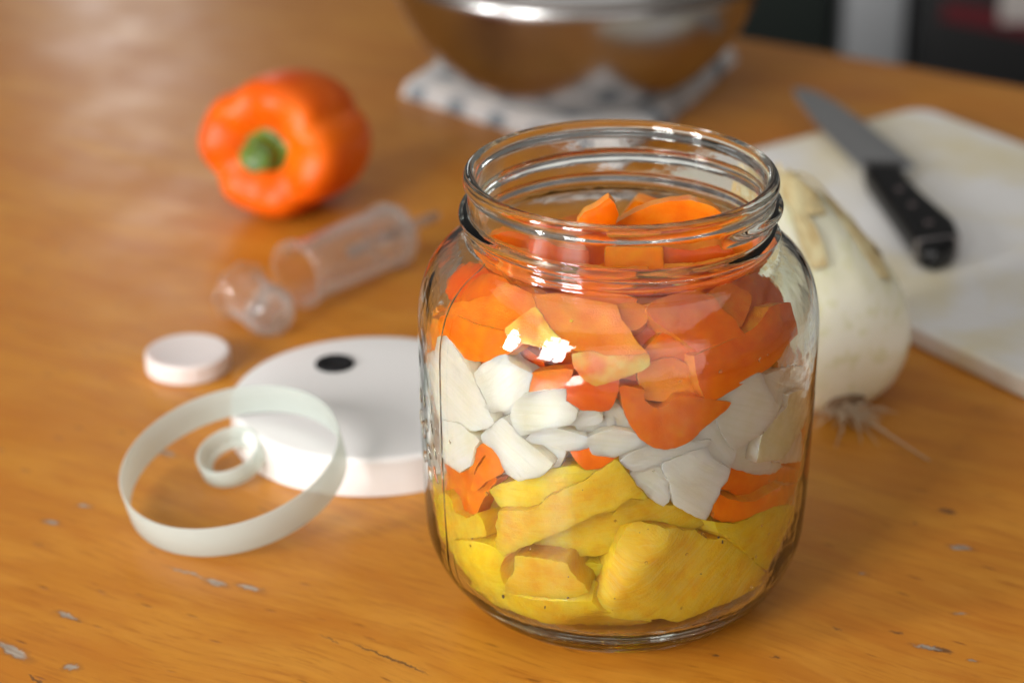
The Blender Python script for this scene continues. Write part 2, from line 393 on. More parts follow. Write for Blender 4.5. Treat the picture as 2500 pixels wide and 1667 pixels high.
def jar_fn(outer):
    def f(r, z, t):
        if r < 1e-6: return r, z
        w = noise.noise(Vector((cos(t) * 2.1, sin(t) * 2.1, z * .016))) * .55 * ssmooth(10, 40, z) * (1 - ssmooth(132, 139, z))   # hand-blown unevenness
        if not outer: w = noise.noise(Vector((cos(t) * 2.6 + 7, sin(t) * 2.6, z * .03))) * .7 * ssmooth(14, 40, z) * (1 - ssmooth(134, 140, z))
        if outer and 142.9 < z < 156.6:
            h = 0
            deg = math.degrees(t)
            for k in (-1, 0, 1, 2):
                u = deg + 50 + 360 * k
                if -6 < u < 420:
                    fade = ssmooth(-6, 14, u) * (1 - ssmooth(395, 420, u))
                    zc = 152.8 - 8.3 * u / 360
                    d = (z - zc) / 2.2
                    if abs(d) < 1: h = max(h, fade * 3.1 * (1 - d * d) ** .8)
            return r + h, z
        if outer and 3 < z < 16: w += .22 * sin(z * 2.1 + .6 * sin(2 * t)) * ssmooth(3, 5, z) * (1 - ssmooth(11, 16, z))
        if outer and 14 < z < 139:
            for s in (SEAM, SEAM + pi):
                d = (t - s + pi) % (2 * pi) - pi
                d *= 70
                if abs(d) < .9: w += .2 * (1 - (d / .9) ** 2) * ssmooth(14, 22, z)
        return r + w, z
    return f
th = [2 * pi * i / 360 for i in range(360)]
th += [(SEAM + k * .0025) % (2 * pi) for k in range(-6, 7)] + [(SEAM + pi + k * .0025) % (2 * pi) for k in range(-6, 7)]
th = sorted(th); th = [a for i, a in enumerate(th) if i == 0 or a - th[i - 1] > .0012]
def jar_mesh():
    V = []; F = []; n = len(th); fo, fi = jar_fn(True), jar_fn(False)
    rings = [(p, fo) for p in OUTER[1:]] + [(p, fi) for p in INNER[:-1]]
    for (r, z), f in rings:
        for t in th:
            a, b = f(r, z, t if t <= pi else t - 2 * pi); V.append((a * cos(t), a * sin(t), b))
    for j in range(len(rings) - 1):
        for i in range(n):
            k = (i + 1) % n; F.append((j * n + i, j * n + k, (j + 1) * n + k, (j + 1) * n + i))
    c0 = len(V); V.append((0, 0, OUTER[0][1])); c1 = len(V); V.append((0, 0, INNER[-1][1]))
    L = (len(rings) - 1) * n
    for i in range(n):
        k = (i + 1) % n; F.append((k, i, c0)); F.append((L + i, L + k, c1))
    return mesh_from(V, F)
jar = tag(empty('glass_jar', (JX, 0, .1)), 'large open clear glass jar with screw thread, filled with layered pepper, onion and pineapple', 'jar')
link('jar_body', jar_mesh(), M_GLASS, jar)
# raised lettering on the left flank, seen edge-on and unreadable: oval strokes
bm = bmesh.new()
for (deg, z, w, h, tl) in [(-158, 78, 2.0, 5.2, 20), (-163, 76, 1.5, 5, 15), (-156, 70, 1.6, 6, 28), (-161, 67, 2.0, 6.2, 30), (-167, 72, 1.8, 7, 10), (-172, 74, 1.6, 6, 8), (-166, 62, 1.4, 4.5, 25), (-155.5, 61, 1.5, 6.5, 34), (-160.5, 58.5, 1.8, 6, 34), (-158, 85, 1.4, 5, 15), (-165, 84, 1.6, 5, 10), (-171, 83, 1.5, 6, 5)]:
    a = radians(deg); r = bmesh.ops.create_uvsphere(bm, u_segments=14, v_segments=8, radius=1)
    q = Matrix.Translation((69.75 * cos(a), 69.75 * sin(a), z)) @ Matrix.Rotation(a, 4, 'Z') @ Matrix.Rotation(radians(tl), 4, 'X') @ Matrix.Diagonal((.55, w / 2, h / 2, 1))
    bmesh.ops.transform(bm, matrix=q, verts=r['verts'])
link('embossed_lettering', bm_mesh(bm), M_GLASS, jar)
# drops of juice on the inside of the glass, low down
rng = random.Random(5); bm = bmesh.new()
def rin(z):
    zs = [p[1] for p in INNER][::-1]; rs = [p[0] for p in INNER][::-1]
    return float(np.interp(z, zs, rs))
for i in range(70):
    a = radians(rng.uniform(-150, -30)); z = rng.choice([rng.uniform(9.2, 16), rng.uniform(9.2, 13), rng.uniform(20, 120)])
    s = rng.uniform(.35, .95) if z < 20 else rng.uniform(.25, .75)
    r = bmesh.ops.create_uvsphere(bm, u_segments=10, v_segments=6, radius=1)
    q = Matrix.Translation(((rin(z) - .15) * cos(a), (rin(z) - .15) * sin(a), z)) @ Matrix.Rotation(a, 4, 'Z') @ Matrix.Diagonal((.35 * s, s, s * rng.uniform(.7, 1.2), 1))
    bmesh.ops.transform(bm, matrix=q, verts=r['verts'])
dr = link('juice_drops', bm_mesh(bm), glass_mat("juice", (.99, .97, .9), 1.34), jar); dr['kind'] = 'stuff'

# ------------------------------------------------------------------ the cut pieces in the jar
SPECKS = [('pale pineapple slice lying lowest on the jar floor', 'eye_speck', 0.55, 0.61, (-38.9, -49.9, 26.1)), ('small pineapple bit with a dark eye at the lower left', 'eye_speck', 0.33, 0.61, (-58.9, -26.2, 31.6)), ('largest pineapple wedge with fibrous face at the lower right front', 'eye_speck', 0.33, 0.68, (33.2, -56.6, 50.9)), ('largest pineapple wedge with fibrous face at the lower right front', 'eye_speck', 0.46, 0.39, (31.8, -57.6, 53.3)), ('largest pineapple wedge with fibrous face at the lower right front', 'eye_speck', 0.3, 0.12, (27.4, -59.8, 54.5)), ('largest pineapple wedge with fibrous face at the lower right front', 'eye_speck', 0.39, 0.12, (26.3, -59.6, 40.3)), ('largest pineapple wedge with fibrous face at the lower right front', 'eye_speck', 0.18, 0.18, (-2.4, -64.8, 33.8)), ('pale pineapple slice lying lowest on the jar floor', 'eye_speck', 0.22, 0.49, (-25.2, -58.2, 26.7)), ('pale pineapple slice lying lowest on the jar floor', 'eye_speck', 0.44, 0.29, (-17.8, -62.1, 32.5)), ('pineapple block at the left wall below the soft pepper flap', 'eye_speck', 0.46, 0.15, (-49.5, -42.6, 44.3)), ('largest pineapple wedge with fibrous face at the lower right front', 'eye_speck', 0.12, 0.12, (7.9, -65.6, 60.9)), ('largest pineapple wedge with fibrous face at the lower right front', 'eye_speck', 0.12, 0.12, (5.2, -65.8, 59.7)), ('long bright pineapple bar sloping up across the middle', 'eye_speck', 0.11, 0.18, (-13.6, -65.0, 75.2)), ('pineapple chunk low in the centre, left of the big wedge', 'eye_speck', 0.27, 0.09, (-17.8, -62.7, 40.9)), ('big wet orange pepper piece in the centre with a yellow fleck', 'fleck', 0.55, 0.43, (-17.8, -56.2, 131.4))]
PIECES = [
 ('ps',6,0.3,'pointed orange pepper strip standing upright in the jar mouth',
  "-146,-60,1456 -125,-60,1489 -78,-60,1514 -41,-60,1546 -22,-60,1519 -11,-60,1484 -20,-60,1448 -36,-60,1407 -46,-60,1304 -108,-60,1283 -114,-60,1366 -124,-60,1407 -148,-60,1437",
  ""),
 ('pf',6,0.3,'wide arched orange pepper piece, the highest one in the jar mouth',
  "-21,20,1414 31,20,1447 102,20,1483 173,20,1501 245,20,1506 317,20,1483 355,20,1452 363,20,1370 340,20,1271 253,20,1250 156,20,1250 144,20,1333 57,20,1370 -1,20,1385",
  ""),
 ('pf',6,0.3,'square orange pepper piece behind the front thread below the arched one',
  "-52,-220,1439 20,-220,1434 128,-220,1431 137,-220,1351 93,-220,1320 -55,-220,1330",
  ""),
 ('ps',6,0.3,'orange pepper slice inside the neck left of the pointed strip',
  "-311,-140,1429 -263,-140,1424 -207,-140,1399 -150,-140,1391 -117,-140,1389 -114,-140,1327 -177,-140,1317 -301,-140,1348",
  ""),
 ('ps',6,0.3,'leftmost orange pepper bit inside the jar neck',
  "-458,-20,1386 -410,-20,1407 -367,-20,1404 -300,-20,1386 -309,-20,1313 -367,-20,1308 -415,-20,1339",
  ""),
 ('pf',5,0.3,'orange pepper slice pressed low against the left front of the neck',
  "-477,-340,1446 -413,-340,1431 -303,-340,1411 -211,-340,1401 -201,-340,1361 -302,-340,1361 -409,-340,1386",
  ""),
 ('ps',6,0.3,'orange pepper slab just under the front bead of the neck',
  "-201,-330,1397 -118,-330,1397 -12,-330,1382 85,-330,1387 96,-330,1317 -5,-330,1297 -145,-330,1317 -201,-330,1347",
  ""),
 ('ps',6,0.3,'red-orange pepper slab under the right front bead of the neck',
  "136,-260,1368 229,-260,1375 322,-260,1388 414,-260,1413 425,-260,1368 301,-260,1307 166,-260,1297 105,-260,1327",
  ""),
 ('ps',6,0.3,'dark orange pepper bit inside the right of the neck',
  "346,-120,1426 426,-120,1442 493,-120,1426 491,-120,1365 407,-120,1329 331,-120,1329",
  ""),
 ('pf',6,0.3,'orange pepper chunk low inside the left of the neck, touching the pressed slice',
  "-463,-160,1438 -409,-160,1407 -343,-160,1387 -282,-160,1372 -272,-160,1295 -339,-160,1284 -424,-160,1325 -471,-160,1387",
  ""),
 ('ps',6,0.3,'orange pepper block standing under the pointed strip inside the neck',
  "-300,-80,1400 -234,-80,1410 -139,-80,1395 -110,-80,1359 -108,-80,1250 -204,-80,1240 -281,-80,1271",
  ""),
 ('ps',6,0.3,'red-orange pepper skin piece under the arched one inside the neck',
  "112,-180,1415 234,-180,1405 327,-180,1425 370,-180,1405 359,-180,1334 237,-180,1308 124,-180,1313",
  ""),
 ('ps',5,2.4,'salmon-looking pepper piece high on the left shoulder of the jar',
  "-584,42,1227 -519,5,1264 -482,-52,1292 -460,-113,1295 -499,-85,1241 -524,-53,1197 -568,-11,1140 -590,3,1134 -604,32,1160 -593,35,1192 -572,26,1208",
  ""),
 ('ps',5,1.87,'red-orange pepper wedge with shiny skin below the left neck bead',
  "-459,-180,1312 -409,-257,1327 -388,-295,1328 -423,-270,1304 -444,-278,1270 -498,-210,1236 -522,-182,1211 -544,-137,1198 -516,-156,1242 -492,-163,1278",
  ""),
 ('pf',5,0.3,'large smooth orange pepper flap with ragged top edge on the left shoulder',
  "-573,-258,1239 -534,-290,1262 -510,-313,1269 -478,-328,1291 -446,-351,1304 -420,-344,1333 -388,-352,1352 -351,-390,1356 -308,-437,1351 -294,-486,1330 -339,-482,1293 -385,-478,1251 -391,-488,1234 -448,-434,1225 -495,-385,1218 -552,-318,1212 -576,-289,1207",
  ""),
 ('ps',5,0.3,'curved orange pepper band below the ragged flap, above the tall ivory onion',
  "-607,-238,1184 -576,-285,1206 -552,-317,1218 -495,-390,1225 -437,-451,1236 -385,-497,1244 -354,-525,1243 -340,-541,1227 -365,-535,1202 -408,-510,1165 -442,-486,1141 -495,-435,1120 -537,-385,1110 -561,-345,1133 -579,-314,1141 -600,-277,1134 -611,-246,1153",
  ""),
 ('pf',4,0.88,'narrow orange pepper bit at the far left glass wall',
  "-685,-3,1076 -654,-1,1098 -636,-12,1083 -609,-169,1121 -608,-185,1086 -621,-133,1005 -658,-32,952 -672,-37,1008 -684,-38,1062",
  ""),
 ('py',6,0.3,'orange pepper triangle with pale yellow tip left of the big central piece',
  "-385,-488,1255 -339,-487,1296 -294,-487,1327 -274,-511,1313 -249,-547,1282 -227,-569,1268 -205,-591,1252 -238,-584,1235 -266,-573,1229 -334,-536,1228 -356,-517,1237 -388,-494,1243",
  "-266,-556,1277 -289,-561,1248"),
 ('pf',6,0.3,'big wet orange pepper piece in the centre with a yellow fleck',
  "-302,-436,1353 -265,-451,1356 -223,-454,1367 -152,-485,1360 -82,-508,1355 -32,-525,1350 -27,-545,1334 -20,-563,1317 4,-585,1299 23,-611,1271 53,-629,1246 67,-635,1229 13,-639,1226 -71,-635,1220 -112,-617,1234 -168,-605,1234 -204,-584,1250 -238,-553,1276 -272,-513,1307 -294,-483,1328",
  ""),
 ('py',8,0.3,'thick pepper slice with yellow-green cut face under the big central piece',
  "-174,-617,1224 -112,-623,1235 -70,-632,1222 13,-636,1227 67,-634,1232 71,-646,1201 46,-650,1184 0,-654,1167 -41,-655,1152 -98,-654,1133 -140,-644,1153 -168,-630,1187",
  "-112,-643,1190 -29,-651,1194 42,-638,1219"),
 ('pf',6,0.3,'short orange pepper block with yellow left end above the flat onion slab',
  "-314,-576,1136 -263,-596,1154 -204,-617,1169 -174,-627,1172 -187,-628,1138 -198,-628,1101 -294,-592,1073 -317,-582,1069",
  ""),
 ('ps',6,0.3,'rounded orange pepper piece with wet glints left of the C-shaped ring',
  "-196,-630,1139 -154,-638,1153 -98,-652,1134 -28,-657,1152 -30,-662,1114 -44,-664,1071 -59,-662,1047 -125,-653,1037 -161,-645,1045 -202,-635,1066",
  ""),
 ('ps',5,1.74,'dark red pepper sliver between the curved band and the white onions',
  "-467,-353,1076 -408,-409,1121 -365,-443,1161 -322,-477,1153 -276,-511,1137 -282,-509,1107 -305,-493,1091 -379,-434,1117 -453,-368,1063",
  ""),
 ('pf',5,0.96,'small rounded orange pepper tongue right of the big central piece',
  "-27,-510,1344 18,-506,1347 52,-517,1340 66,-528,1329 57,-549,1311 34,-565,1296 5,-570,1291 -20,-553,1310",
  ""),
 ('ps',5,2.01,'deep red pepper piece in the gap below the rounded tongue',
  "63,-485,1313 100,-498,1285 151,-505,1255 111,-526,1229 88,-536,1215 74,-546,1197 45,-539,1220 17,-523,1262 48,-506,1285",
  ""),
 ('ps',6,1.14,'orange pepper piece leaning below the large smooth right shoulder piece',
  "68,-591,1219 88,-579,1241 119,-565,1259 148,-550,1274 174,-552,1257 222,-553,1217 183,-578,1180 131,-589,1186 74,-596,1202",
  ""),
 ('ps',6,0.3,'large smooth orange pepper piece on the right of the shoulder',
  "65,-542,1345 94,-507,1360 138,-482,1371 220,-443,1376 255,-443,1360 284,-442,1350 300,-455,1334 305,-469,1319 357,-482,1281 362,-493,1267 388,-501,1241 331,-540,1229 246,-592,1214 220,-588,1234 169,-579,1269 129,-573,1292 92,-563,1316 73,-551,1333",
  ""),
 ('pf',4,1.25,'lobed lighter orange pepper piece behind the large smooth right one',
  "278,-415,1342 306,-380,1349 331,-360,1348 361,-347,1341 385,-344,1327 418,-343,1305 400,-391,1278 367,-449,1246 358,-445,1261 308,-445,1302 294,-428,1323",
  ""),
 ('ps',5,2.4,'dark red pepper piece high on the right shoulder',
  "348,-306,1323 381,-265,1311 437,-172,1300 470,-113,1285 503,-71,1248 542,-31,1201 569,-26,1163 587,-29,1138 503,-159,1179 480,-210,1182 430,-301,1187 405,-351,1171 369,-380,1210 422,-253,1258",
  ""),
 ('ps',7,0.3,'long thick orange pepper strip sloping up to the right glass wall',
  "216,-608,1213 246,-593,1218 332,-535,1229 387,-491,1237 424,-458,1242 456,-417,1261 476,-382,1280 549,-301,1261 555,-315,1232 568,-320,1189 572,-324,1162 551,-357,1158 531,-386,1149 515,-411,1122 473,-458,1106 426,-502,1098 365,-551,1083 290,-602,1061 254,-618,1075 233,-622,1121 223,-619,1166",
  "243,-609,1180 331,-563,1193 422,-493,1208 502,-402,1223"),
 ('pf',5,0.96,'small orange pepper triangle at the right glass wall',
  "525,-350,1077 539,-321,1125 561,-281,1121 616,-132,1012 652,-99,953 594,-210,988 531,-340,1032",
  ""),
 ('pf',6,0.88,'orange pepper block with whitish top above the C-shaped ring',
  "42,-625,1169 73,-618,1181 118,-607,1192 153,-600,1191 188,-594,1170 197,-595,1152 227,-586,1151 237,-588,1105 246,-589,1061 190,-606,1064 118,-624,1071 58,-633,1081 51,-630,1125",
  ""),
 ('ps',5,1.48,'red pepper bit left of the block above the C-shaped ring',
  "-49,-594,1122 44,-589,1157 60,-592,1130 61,-595,1085 -12,-596,1101 -19,-598,1083 -25,-599,1039 -45,-598,1039",
  ""),
 ('pf',7,0.3,'C-shaped orange pepper ring slice lying over the onions',
  "-21,-664,1129 -10,-662,1136 21,-663,1129 56,-660,1120 53,-662,1101 55,-663,1083 82,-660,1059 102,-656,1051 125,-652,1057 153,-645,1081 166,-641,1088 211,-629,1082 276,-608,1059 340,-576,1034 322,-585,1013 273,-608,980 238,-620,954 216,-628,929 193,-635,917 158,-644,907 124,-651,906 89,-658,916 48,-664,948 21,-666,990 1,-668,1032 -15,-667,1092",
  "5,-668,1095 37,-670,1024 81,-664,983 133,-656,976 179,-645,986 218,-633,1018 271,-611,1026"),
 ('pf',4,0.3,'twisted orange pepper loop at the lower left, under the diagonal onion slice',
  "-512,-405,685 -504,-416,731 -492,-431,779 -470,-454,817 -450,-475,832 -429,-494,821 -409,-511,801 -392,-524,772 -397,-519,748 -426,-492,713 -459,-460,678 -487,-430,628 -502,-414,623 -494,-425,679 -480,-441,721 -459,-464,770 -455,-468,792 -471,-452,770 -486,-435,735 -497,-422,694",
  ""),
 ('pf',5,0.82,'soft ragged orange pepper flap with torn edge at the lower left glass',
  "-598,-200,617 -547,-304,638 -511,-362,689 -499,-379,644 -451,-445,679 -421,-483,702 -448,-449,654 -469,-420,598 -483,-399,553 -494,-382,513 -519,-343,469 -544,-301,455 -560,-273,469 -582,-229,490 -600,-185,502",
  ""),
 ('ps',6,0.3,'small orange pepper wedge in the middle, between onions and pineapple',
  "-176,-632,880 -151,-638,896 -114,-645,905 -104,-646,884 -65,-652,882 -26,-656,883 -39,-654,855 -79,-649,831 -127,-641,817 -141,-639,832 -159,-636,853",
  ""),
 ('ps',7,0.98,'dull orange pepper slab at the lower right under the white onions',
  "347,-525,768 417,-456,732 516,-335,658 549,-283,643 630,-120,533 639,-117,486 568,-240,536 500,-354,570 458,-407,587 406,-465,631 365,-506,678 319,-547,710 331,-538,728",
  ""),
 ('ps',6,0.3,'deep red pepper strip lying on the right pineapple block',
  "292,-582,663 312,-572,689 354,-546,655 402,-511,626 451,-467,605 512,-400,603 555,-337,592 632,-126,487 640,-106,441 610,-202,448 522,-382,547 470,-445,559 421,-492,556 380,-524,557 335,-555,577 305,-573,600 309,-572,618 294,-580,642",
  ""),
 ('ps',5,1.61,'dark orange pepper piece by the right wall behind the ragged onions',
  "558,-160,604 606,-98,638 631,-100,683 651,-101,712 718,162,558 725,159,488 725,150,402 637,-109,500 567,-122,560",
  ""),
 ('on',5,0.3,'tallest ivory onion piece standing at the left glass wall',
  "-654,-132,997 -617,-244,1059 -607,-262,1117 -579,-312,1144 -555,-354,1130 -537,-383,1105 -513,-419,1080 -484,-458,1034 -460,-483,992 -446,-495,959 -430,-508,927 -449,-491,902 -497,-428,860 -539,-364,845 -605,-248,796 -630,-197,841 -647,-158,923",
  ""),
 ('on',4,0.3,'white onion square hanging below the tall ivory piece',
  "-603,-277,817 -539,-382,853 -515,-416,844 -479,-459,838 -497,-439,803 -503,-430,759 -509,-421,723 -528,-394,698 -545,-368,669 -572,-327,671 -598,-281,668",
  ""),
 ('on',6,0.3,'broad pinkish onion chunk with a notched top under the curved pepper band',
  "-484,-448,1077 -448,-475,1125 -408,-503,1161 -385,-518,1176 -376,-528,1154 -351,-548,1147 -305,-580,1137 -314,-577,1107 -319,-576,1063 -346,-558,1041 -365,-545,993 -437,-489,964 -446,-482,975 -452,-477,998 -475,-456,1033",
  "-445,-493,1109 -443,-494,987"),
 ('on',5,1.09,'small onion wedge between the diagonal slice and the pinkish chunk',
  "-450,-429,942 -429,-448,944 -371,-498,972 -356,-509,963 -365,-501,927 -350,-512,903 -391,-480,909 -420,-455,903 -441,-437,920",
  ""),
 ('on',6,0.3,'flat white onion slab in the middle left',
  "-346,-569,1035 -322,-582,1066 -266,-607,1085 -198,-635,1106 -201,-634,1066 -161,-649,1042 -164,-647,1017 -180,-640,990 -237,-617,965 -293,-592,938 -342,-568,911 -358,-560,930 -369,-555,966 -362,-560,1001",
  ""),
 ('on',6,0.3,'diagonal cream onion slice lying over the others at the lower left',
  "-466,-473,859 -429,-509,917 -394,-536,958 -376,-547,937 -339,-571,903 -293,-596,868 -240,-618,831 -264,-607,791 -284,-598,774 -345,-563,742 -379,-540,755 -394,-531,774 -409,-522,810 -432,-504,833 -461,-477,841",
  ""),
 ('on',5,0.3,'thin onion arc in the middle below the flat slab',
  "-322,-576,891 -293,-589,929 -254,-606,951 -214,-621,954 -163,-637,947 -122,-648,937 -118,-648,911 -151,-639,895 -193,-625,888 -222,-616,898 -265,-600,894",
  ""),
 ('on',5,0.93,'onion piece tucked under the thin arc in the middle',
  "-322,-541,870 -264,-570,880 -213,-592,887 -200,-597,865 -216,-590,824 -223,-587,803 -252,-574,778 -239,-580,811 -278,-563,841",
  ""),
 ('on',5,0.3,'small glossy onion nub left of the C-shaped ring',
  "-169,-634,1002 -155,-638,1027 -124,-645,1034 -88,-651,1033 -76,-652,1012 -96,-648,996 -152,-637,982 -180,-630,983",
  ""),
 ('on',5,0.88,'onion chunk below the glossy nub',
  "-157,-615,974 -95,-627,989 -67,-631,1017 -38,-634,993 -39,-633,962 -91,-626,949 -118,-622,925 -142,-618,956",
  ""),
 ('on',5,0.82,'narrow onion sliver right beside the left arm of the C-shaped ring',
  "-56,-636,1029 -38,-638,1057 -21,-638,1036 0,-638,1008 31,-636,948 -8,-636,954 -36,-636,961 -48,-636,994",
  ""),
 ('on',6,0.3,'flat pinkish onion wedge under the left of the C-shaped ring',
  "-120,-652,939 -80,-657,962 -38,-660,976 19,-661,964 69,-660,928 15,-660,906 -36,-658,882 -105,-653,888",
  ""),
 ('on',6,0.3,'long pinkish onion strip right under the C-shaped ring',
  "-14,-665,867 21,-664,893 78,-657,917 124,-648,906 161,-640,909 213,-628,924 243,-618,908 277,-605,908 262,-611,884 212,-626,872 166,-638,856 120,-648,845 74,-655,836 31,-661,829 8,-664,843",
  ""),
 ('on',5,0.3,'rounded onion flake hanging over the pineapple, left of the big fan',
  "23,-654,813 34,-653,828 120,-643,842 131,-640,810 153,-636,769 150,-635,736 142,-636,700 128,-638,687 107,-642,705 65,-649,741 31,-653,781",
  ""),
 ('on',6,0.3,'big fan-like white onion piece hanging lowest over the pineapple',
  "122,-652,847 212,-627,876 262,-608,885 273,-603,855 300,-591,818 346,-565,782 336,-570,745 315,-581,723 311,-583,701 291,-592,666 286,-594,647 272,-599,615 232,-615,641 195,-629,672 165,-640,697 155,-644,744 151,-644,777 132,-650,812",
  "235,-622,794 187,-632,760"),
 ('on',5,0.3,'onion piece between the C-shaped ring and the big fan',
  "216,-625,926 239,-616,952 273,-601,976 300,-588,984 318,-577,932 343,-562,879 367,-547,851 365,-547,820 349,-556,777 310,-578,805 272,-598,851 278,-597,904 243,-612,905",
  ""),
 ('on',6,0.3,'big translucent grey-white onion piece right of the C-shaped ring',
  "284,-605,1060 334,-576,1076 395,-532,1092 439,-497,1099 477,-464,1008 511,-427,941 496,-443,909 468,-469,879 424,-506,865 365,-550,851 339,-569,891 312,-589,953 298,-596,987 322,-584,1014 341,-571,1032",
  ""),
 ('on',5,0.3,'pinkish onion piece under the long pepper strip at the right wall',
  "440,-481,1092 466,-458,1071 519,-397,1061 630,-163,962 659,-101,903 673,-105,864 612,-218,904 555,-340,946 554,-340,905 503,-411,889 515,-397,927 480,-441,997",
  ""),
 ('og',5,0.3,'pale green tinged onion piece at the right glass wall',
  "549,-368,961 606,-263,927 673,-105,830 678,-107,763 651,-99,716 602,-262,764 576,-315,747 545,-365,723 513,-410,743 448,-481,767 453,-478,816 466,-467,877 517,-409,893 549,-367,915",
  ""),
 ('on',5,0.93,'shaded onion piece with pointed end under the translucent one at right',
  "369,-512,831 430,-458,842 472,-415,850 463,-422,804 455,-428,774 452,-429,740 521,-348,713 542,-315,661 517,-350,662 451,-428,704 365,-512,772 371,-508,803",
  ""),
 ('on',5,0.3,'ragged pinkish onion bit lowest at the right glass wall',
  "577,-301,738 611,-225,745 629,-163,702 650,-100,645 665,-103,634 657,-110,580 530,-377,714 547,-351,718",
  ""),
 ('pi',10,0.3,'upper yellow pineapple slab below the diagonal onion slice',
  "-442,-459,648 -409,-484,683 -339,-530,726 -281,-563,761 -235,-584,793 -164,-614,824 -132,-625,811 -78,-642,826 -134,-624,768 -194,-602,727 -234,-585,696 -286,-560,634 -321,-541,610 -380,-504,590 -409,-484,599 -437,-463,635",
  ""),
 ('pi',9,0.3,'long bright pineapple bar sloping up across the middle',
  "-412,-511,564 -406,-518,598 -374,-542,612 -321,-571,627 -286,-587,646 -246,-605,699 -195,-623,738 -132,-642,778 -79,-656,830 -37,-664,870 -26,-664,868 2,-663,828 22,-663,799 32,-662,779 62,-659,741 75,-656,717 19,-661,729 -15,-661,698 -33,-658,678 -85,-648,662 -119,-640,632 -159,-629,611 -193,-617,579 -245,-598,547 -280,-583,516 -318,-565,491 -365,-540,453 -397,-515,423 -415,-502,449 -419,-501,480 -412,-508,511 -417,-505,537",
  ""),
 ('pi',10,0.3,'shaded pineapple slab under the long bright bar',
  "-320,-475,407 -317,-479,447 -243,-514,501 -156,-547,567 -81,-567,620 -12,-579,655 24,-581,609 31,-580,592 13,-577,557 -6,-573,521 -15,-571,500 -23,-569,472 -84,-558,446 -201,-526,428 -290,-489,405",
  ""),
 ('pi',10,0.3,'fibrous pineapple slice below the tip of the onion fan',
  "13,-621,701 68,-614,695 85,-611,704 130,-601,668 175,-589,659 236,-568,614 277,-552,588 295,-545,590 302,-541,580 293,-544,569 239,-563,552 178,-583,576 118,-600,608 67,-609,614 29,-615,613 -11,-618,598 -36,-622,645 -13,-623,679",
  ""),
 ('pi',10,0.3,'pineapple block at the left wall below the soft pepper flap',
  "-596,-256,533 -568,-311,532 -555,-329,493 -518,-387,498 -481,-440,546 -463,-462,533 -450,-474,492 -448,-475,479 -519,-379,413 -550,-328,387 -563,-304,363 -586,-258,340 -599,-225,329 -614,-195,363 -627,-160,400 -624,-176,448",
  ""),
 ('pi',5,0.3,'thin yellow pineapple sliver at the far left glass wall',
  "-652,-41,484 -639,-144,536 -626,-189,514 -615,-215,466 -597,-246,341 -608,-209,320 -628,-160,393 -650,-41,445",
  ""),
 ('pi',8,0.3,'small pineapple bit with a dark eye at the lower left',
  "-602,-129,276 -551,-295,370 -545,-307,370 -556,-263,285 -578,-125,200 -595,-128,214",
  ""),
 ('pi',12,0.3,'pineapple chunk with pale ridge at the lower left',
  "-549,-339,387 -500,-410,422 -448,-474,448 -421,-498,448 -396,-516,426 -390,-520,418 -407,-500,362 -401,-500,334 -384,-504,293 -392,-487,266 -441,-403,187 -509,-26,82 -522,-11,82 -544,-3,82 -568,5,82 -563,-250,217 -557,-304,305",
  "-525,-386,376 -482,-437,382 -452,-468,362 -520,-378,295"),
 ('pi',12,0.3,'pineapple chunk low in the centre, left of the big wedge',
  "-356,-538,436 -317,-560,447 -262,-587,452 -203,-612,456 -184,-619,453 -171,-620,420 -147,-626,396 -125,-632,378 -113,-633,351 -143,-621,328 -187,-602,303 -260,-569,283 -350,-515,254 -389,-497,275 -380,-512,322 -356,-532,368",
  ""),
 ('pi',10,0.3,'darker pineapple chunk in the shade behind the big wedge',
  "-290,-488,406 -184,-530,413 -83,-556,414 -26,-565,413 -36,-562,375 -55,-555,327 -75,-542,267 -125,-534,280 -156,-534,352 -201,-523,397",
  ""),
 ('pi',9,0.3,'pale pineapple slice lying lowest on the jar floor',
  "-531,-255,143 -464,-396,211 -371,-508,272 -295,-559,280 -220,-594,291 -102,-629,312 -75,-625,274 61,-614,234 102,-605,223 87,-431,85 19,-440,85 -74,-434,85 -141,-417,85 -246,-519,153 -342,-488,184 -425,-395,162 -404,-175,85",
  ""),
 ('pw',16,0.3,'largest pineapple wedge with fibrous face at the lower right front',
  "27,-611,606 61,-614,615 123,-614,595 158,-610,583 176,-606,584 207,-589,561 238,-572,555 289,-545,503 357,-515,489 424,-470,412 473,-428,329 520,-340,238 490,-373,218 407,-467,233 330,-525,232 250,-562,217 192,-581,208 127,-609,238 61,-617,233 -22,-618,244 -77,-601,251 -102,-597,287 -69,-606,347 -46,-606,402 -26,-605,479 -10,-609,535 7,-610,576",
  "157,-640,579 135,-643,524 69,-650,454 18,-650,397 -42,-640,316"),
 ('pi',10,0.3,'pineapple block at the right wall under the deep red pepper strip',
  "300,-586,597 376,-535,560 422,-491,555 482,-426,550 534,-358,536 602,-237,465 684,131,240 628,-160,351 583,-271,378 566,-301,352 533,-347,309 513,-369,277 480,-419,328 418,-492,430 376,-534,498 320,-572,546",
  ""),
]

def parse(s): return np.array([[int(c) * .1 for c in p.split(',')] for p in s.split()]) if s else np.zeros((0, 3))

def seg_dist(p, A, B):
    d = B - A; l2 = (d * d).sum(1) + 1e-12
    t = np.clip(((p - A) * d).sum(1) / l2, 0, 1)
    return float(np.min(np.hypot(*(p - A - d * t[:, None]).T)))

def inside(p, P):
    x, y = p; a = P; b = np.roll(P, -1, 0)
    c = ((a[:, 1] > y) != (b[:, 1] > y)) & (x < (b[:, 0] - a[:, 0]) * (y - a[:, 1]) / (b[:, 1] - a[:, 1] + 1e-12) + a[:, 0])
    return bool(np.count_nonzero(c) % 2)

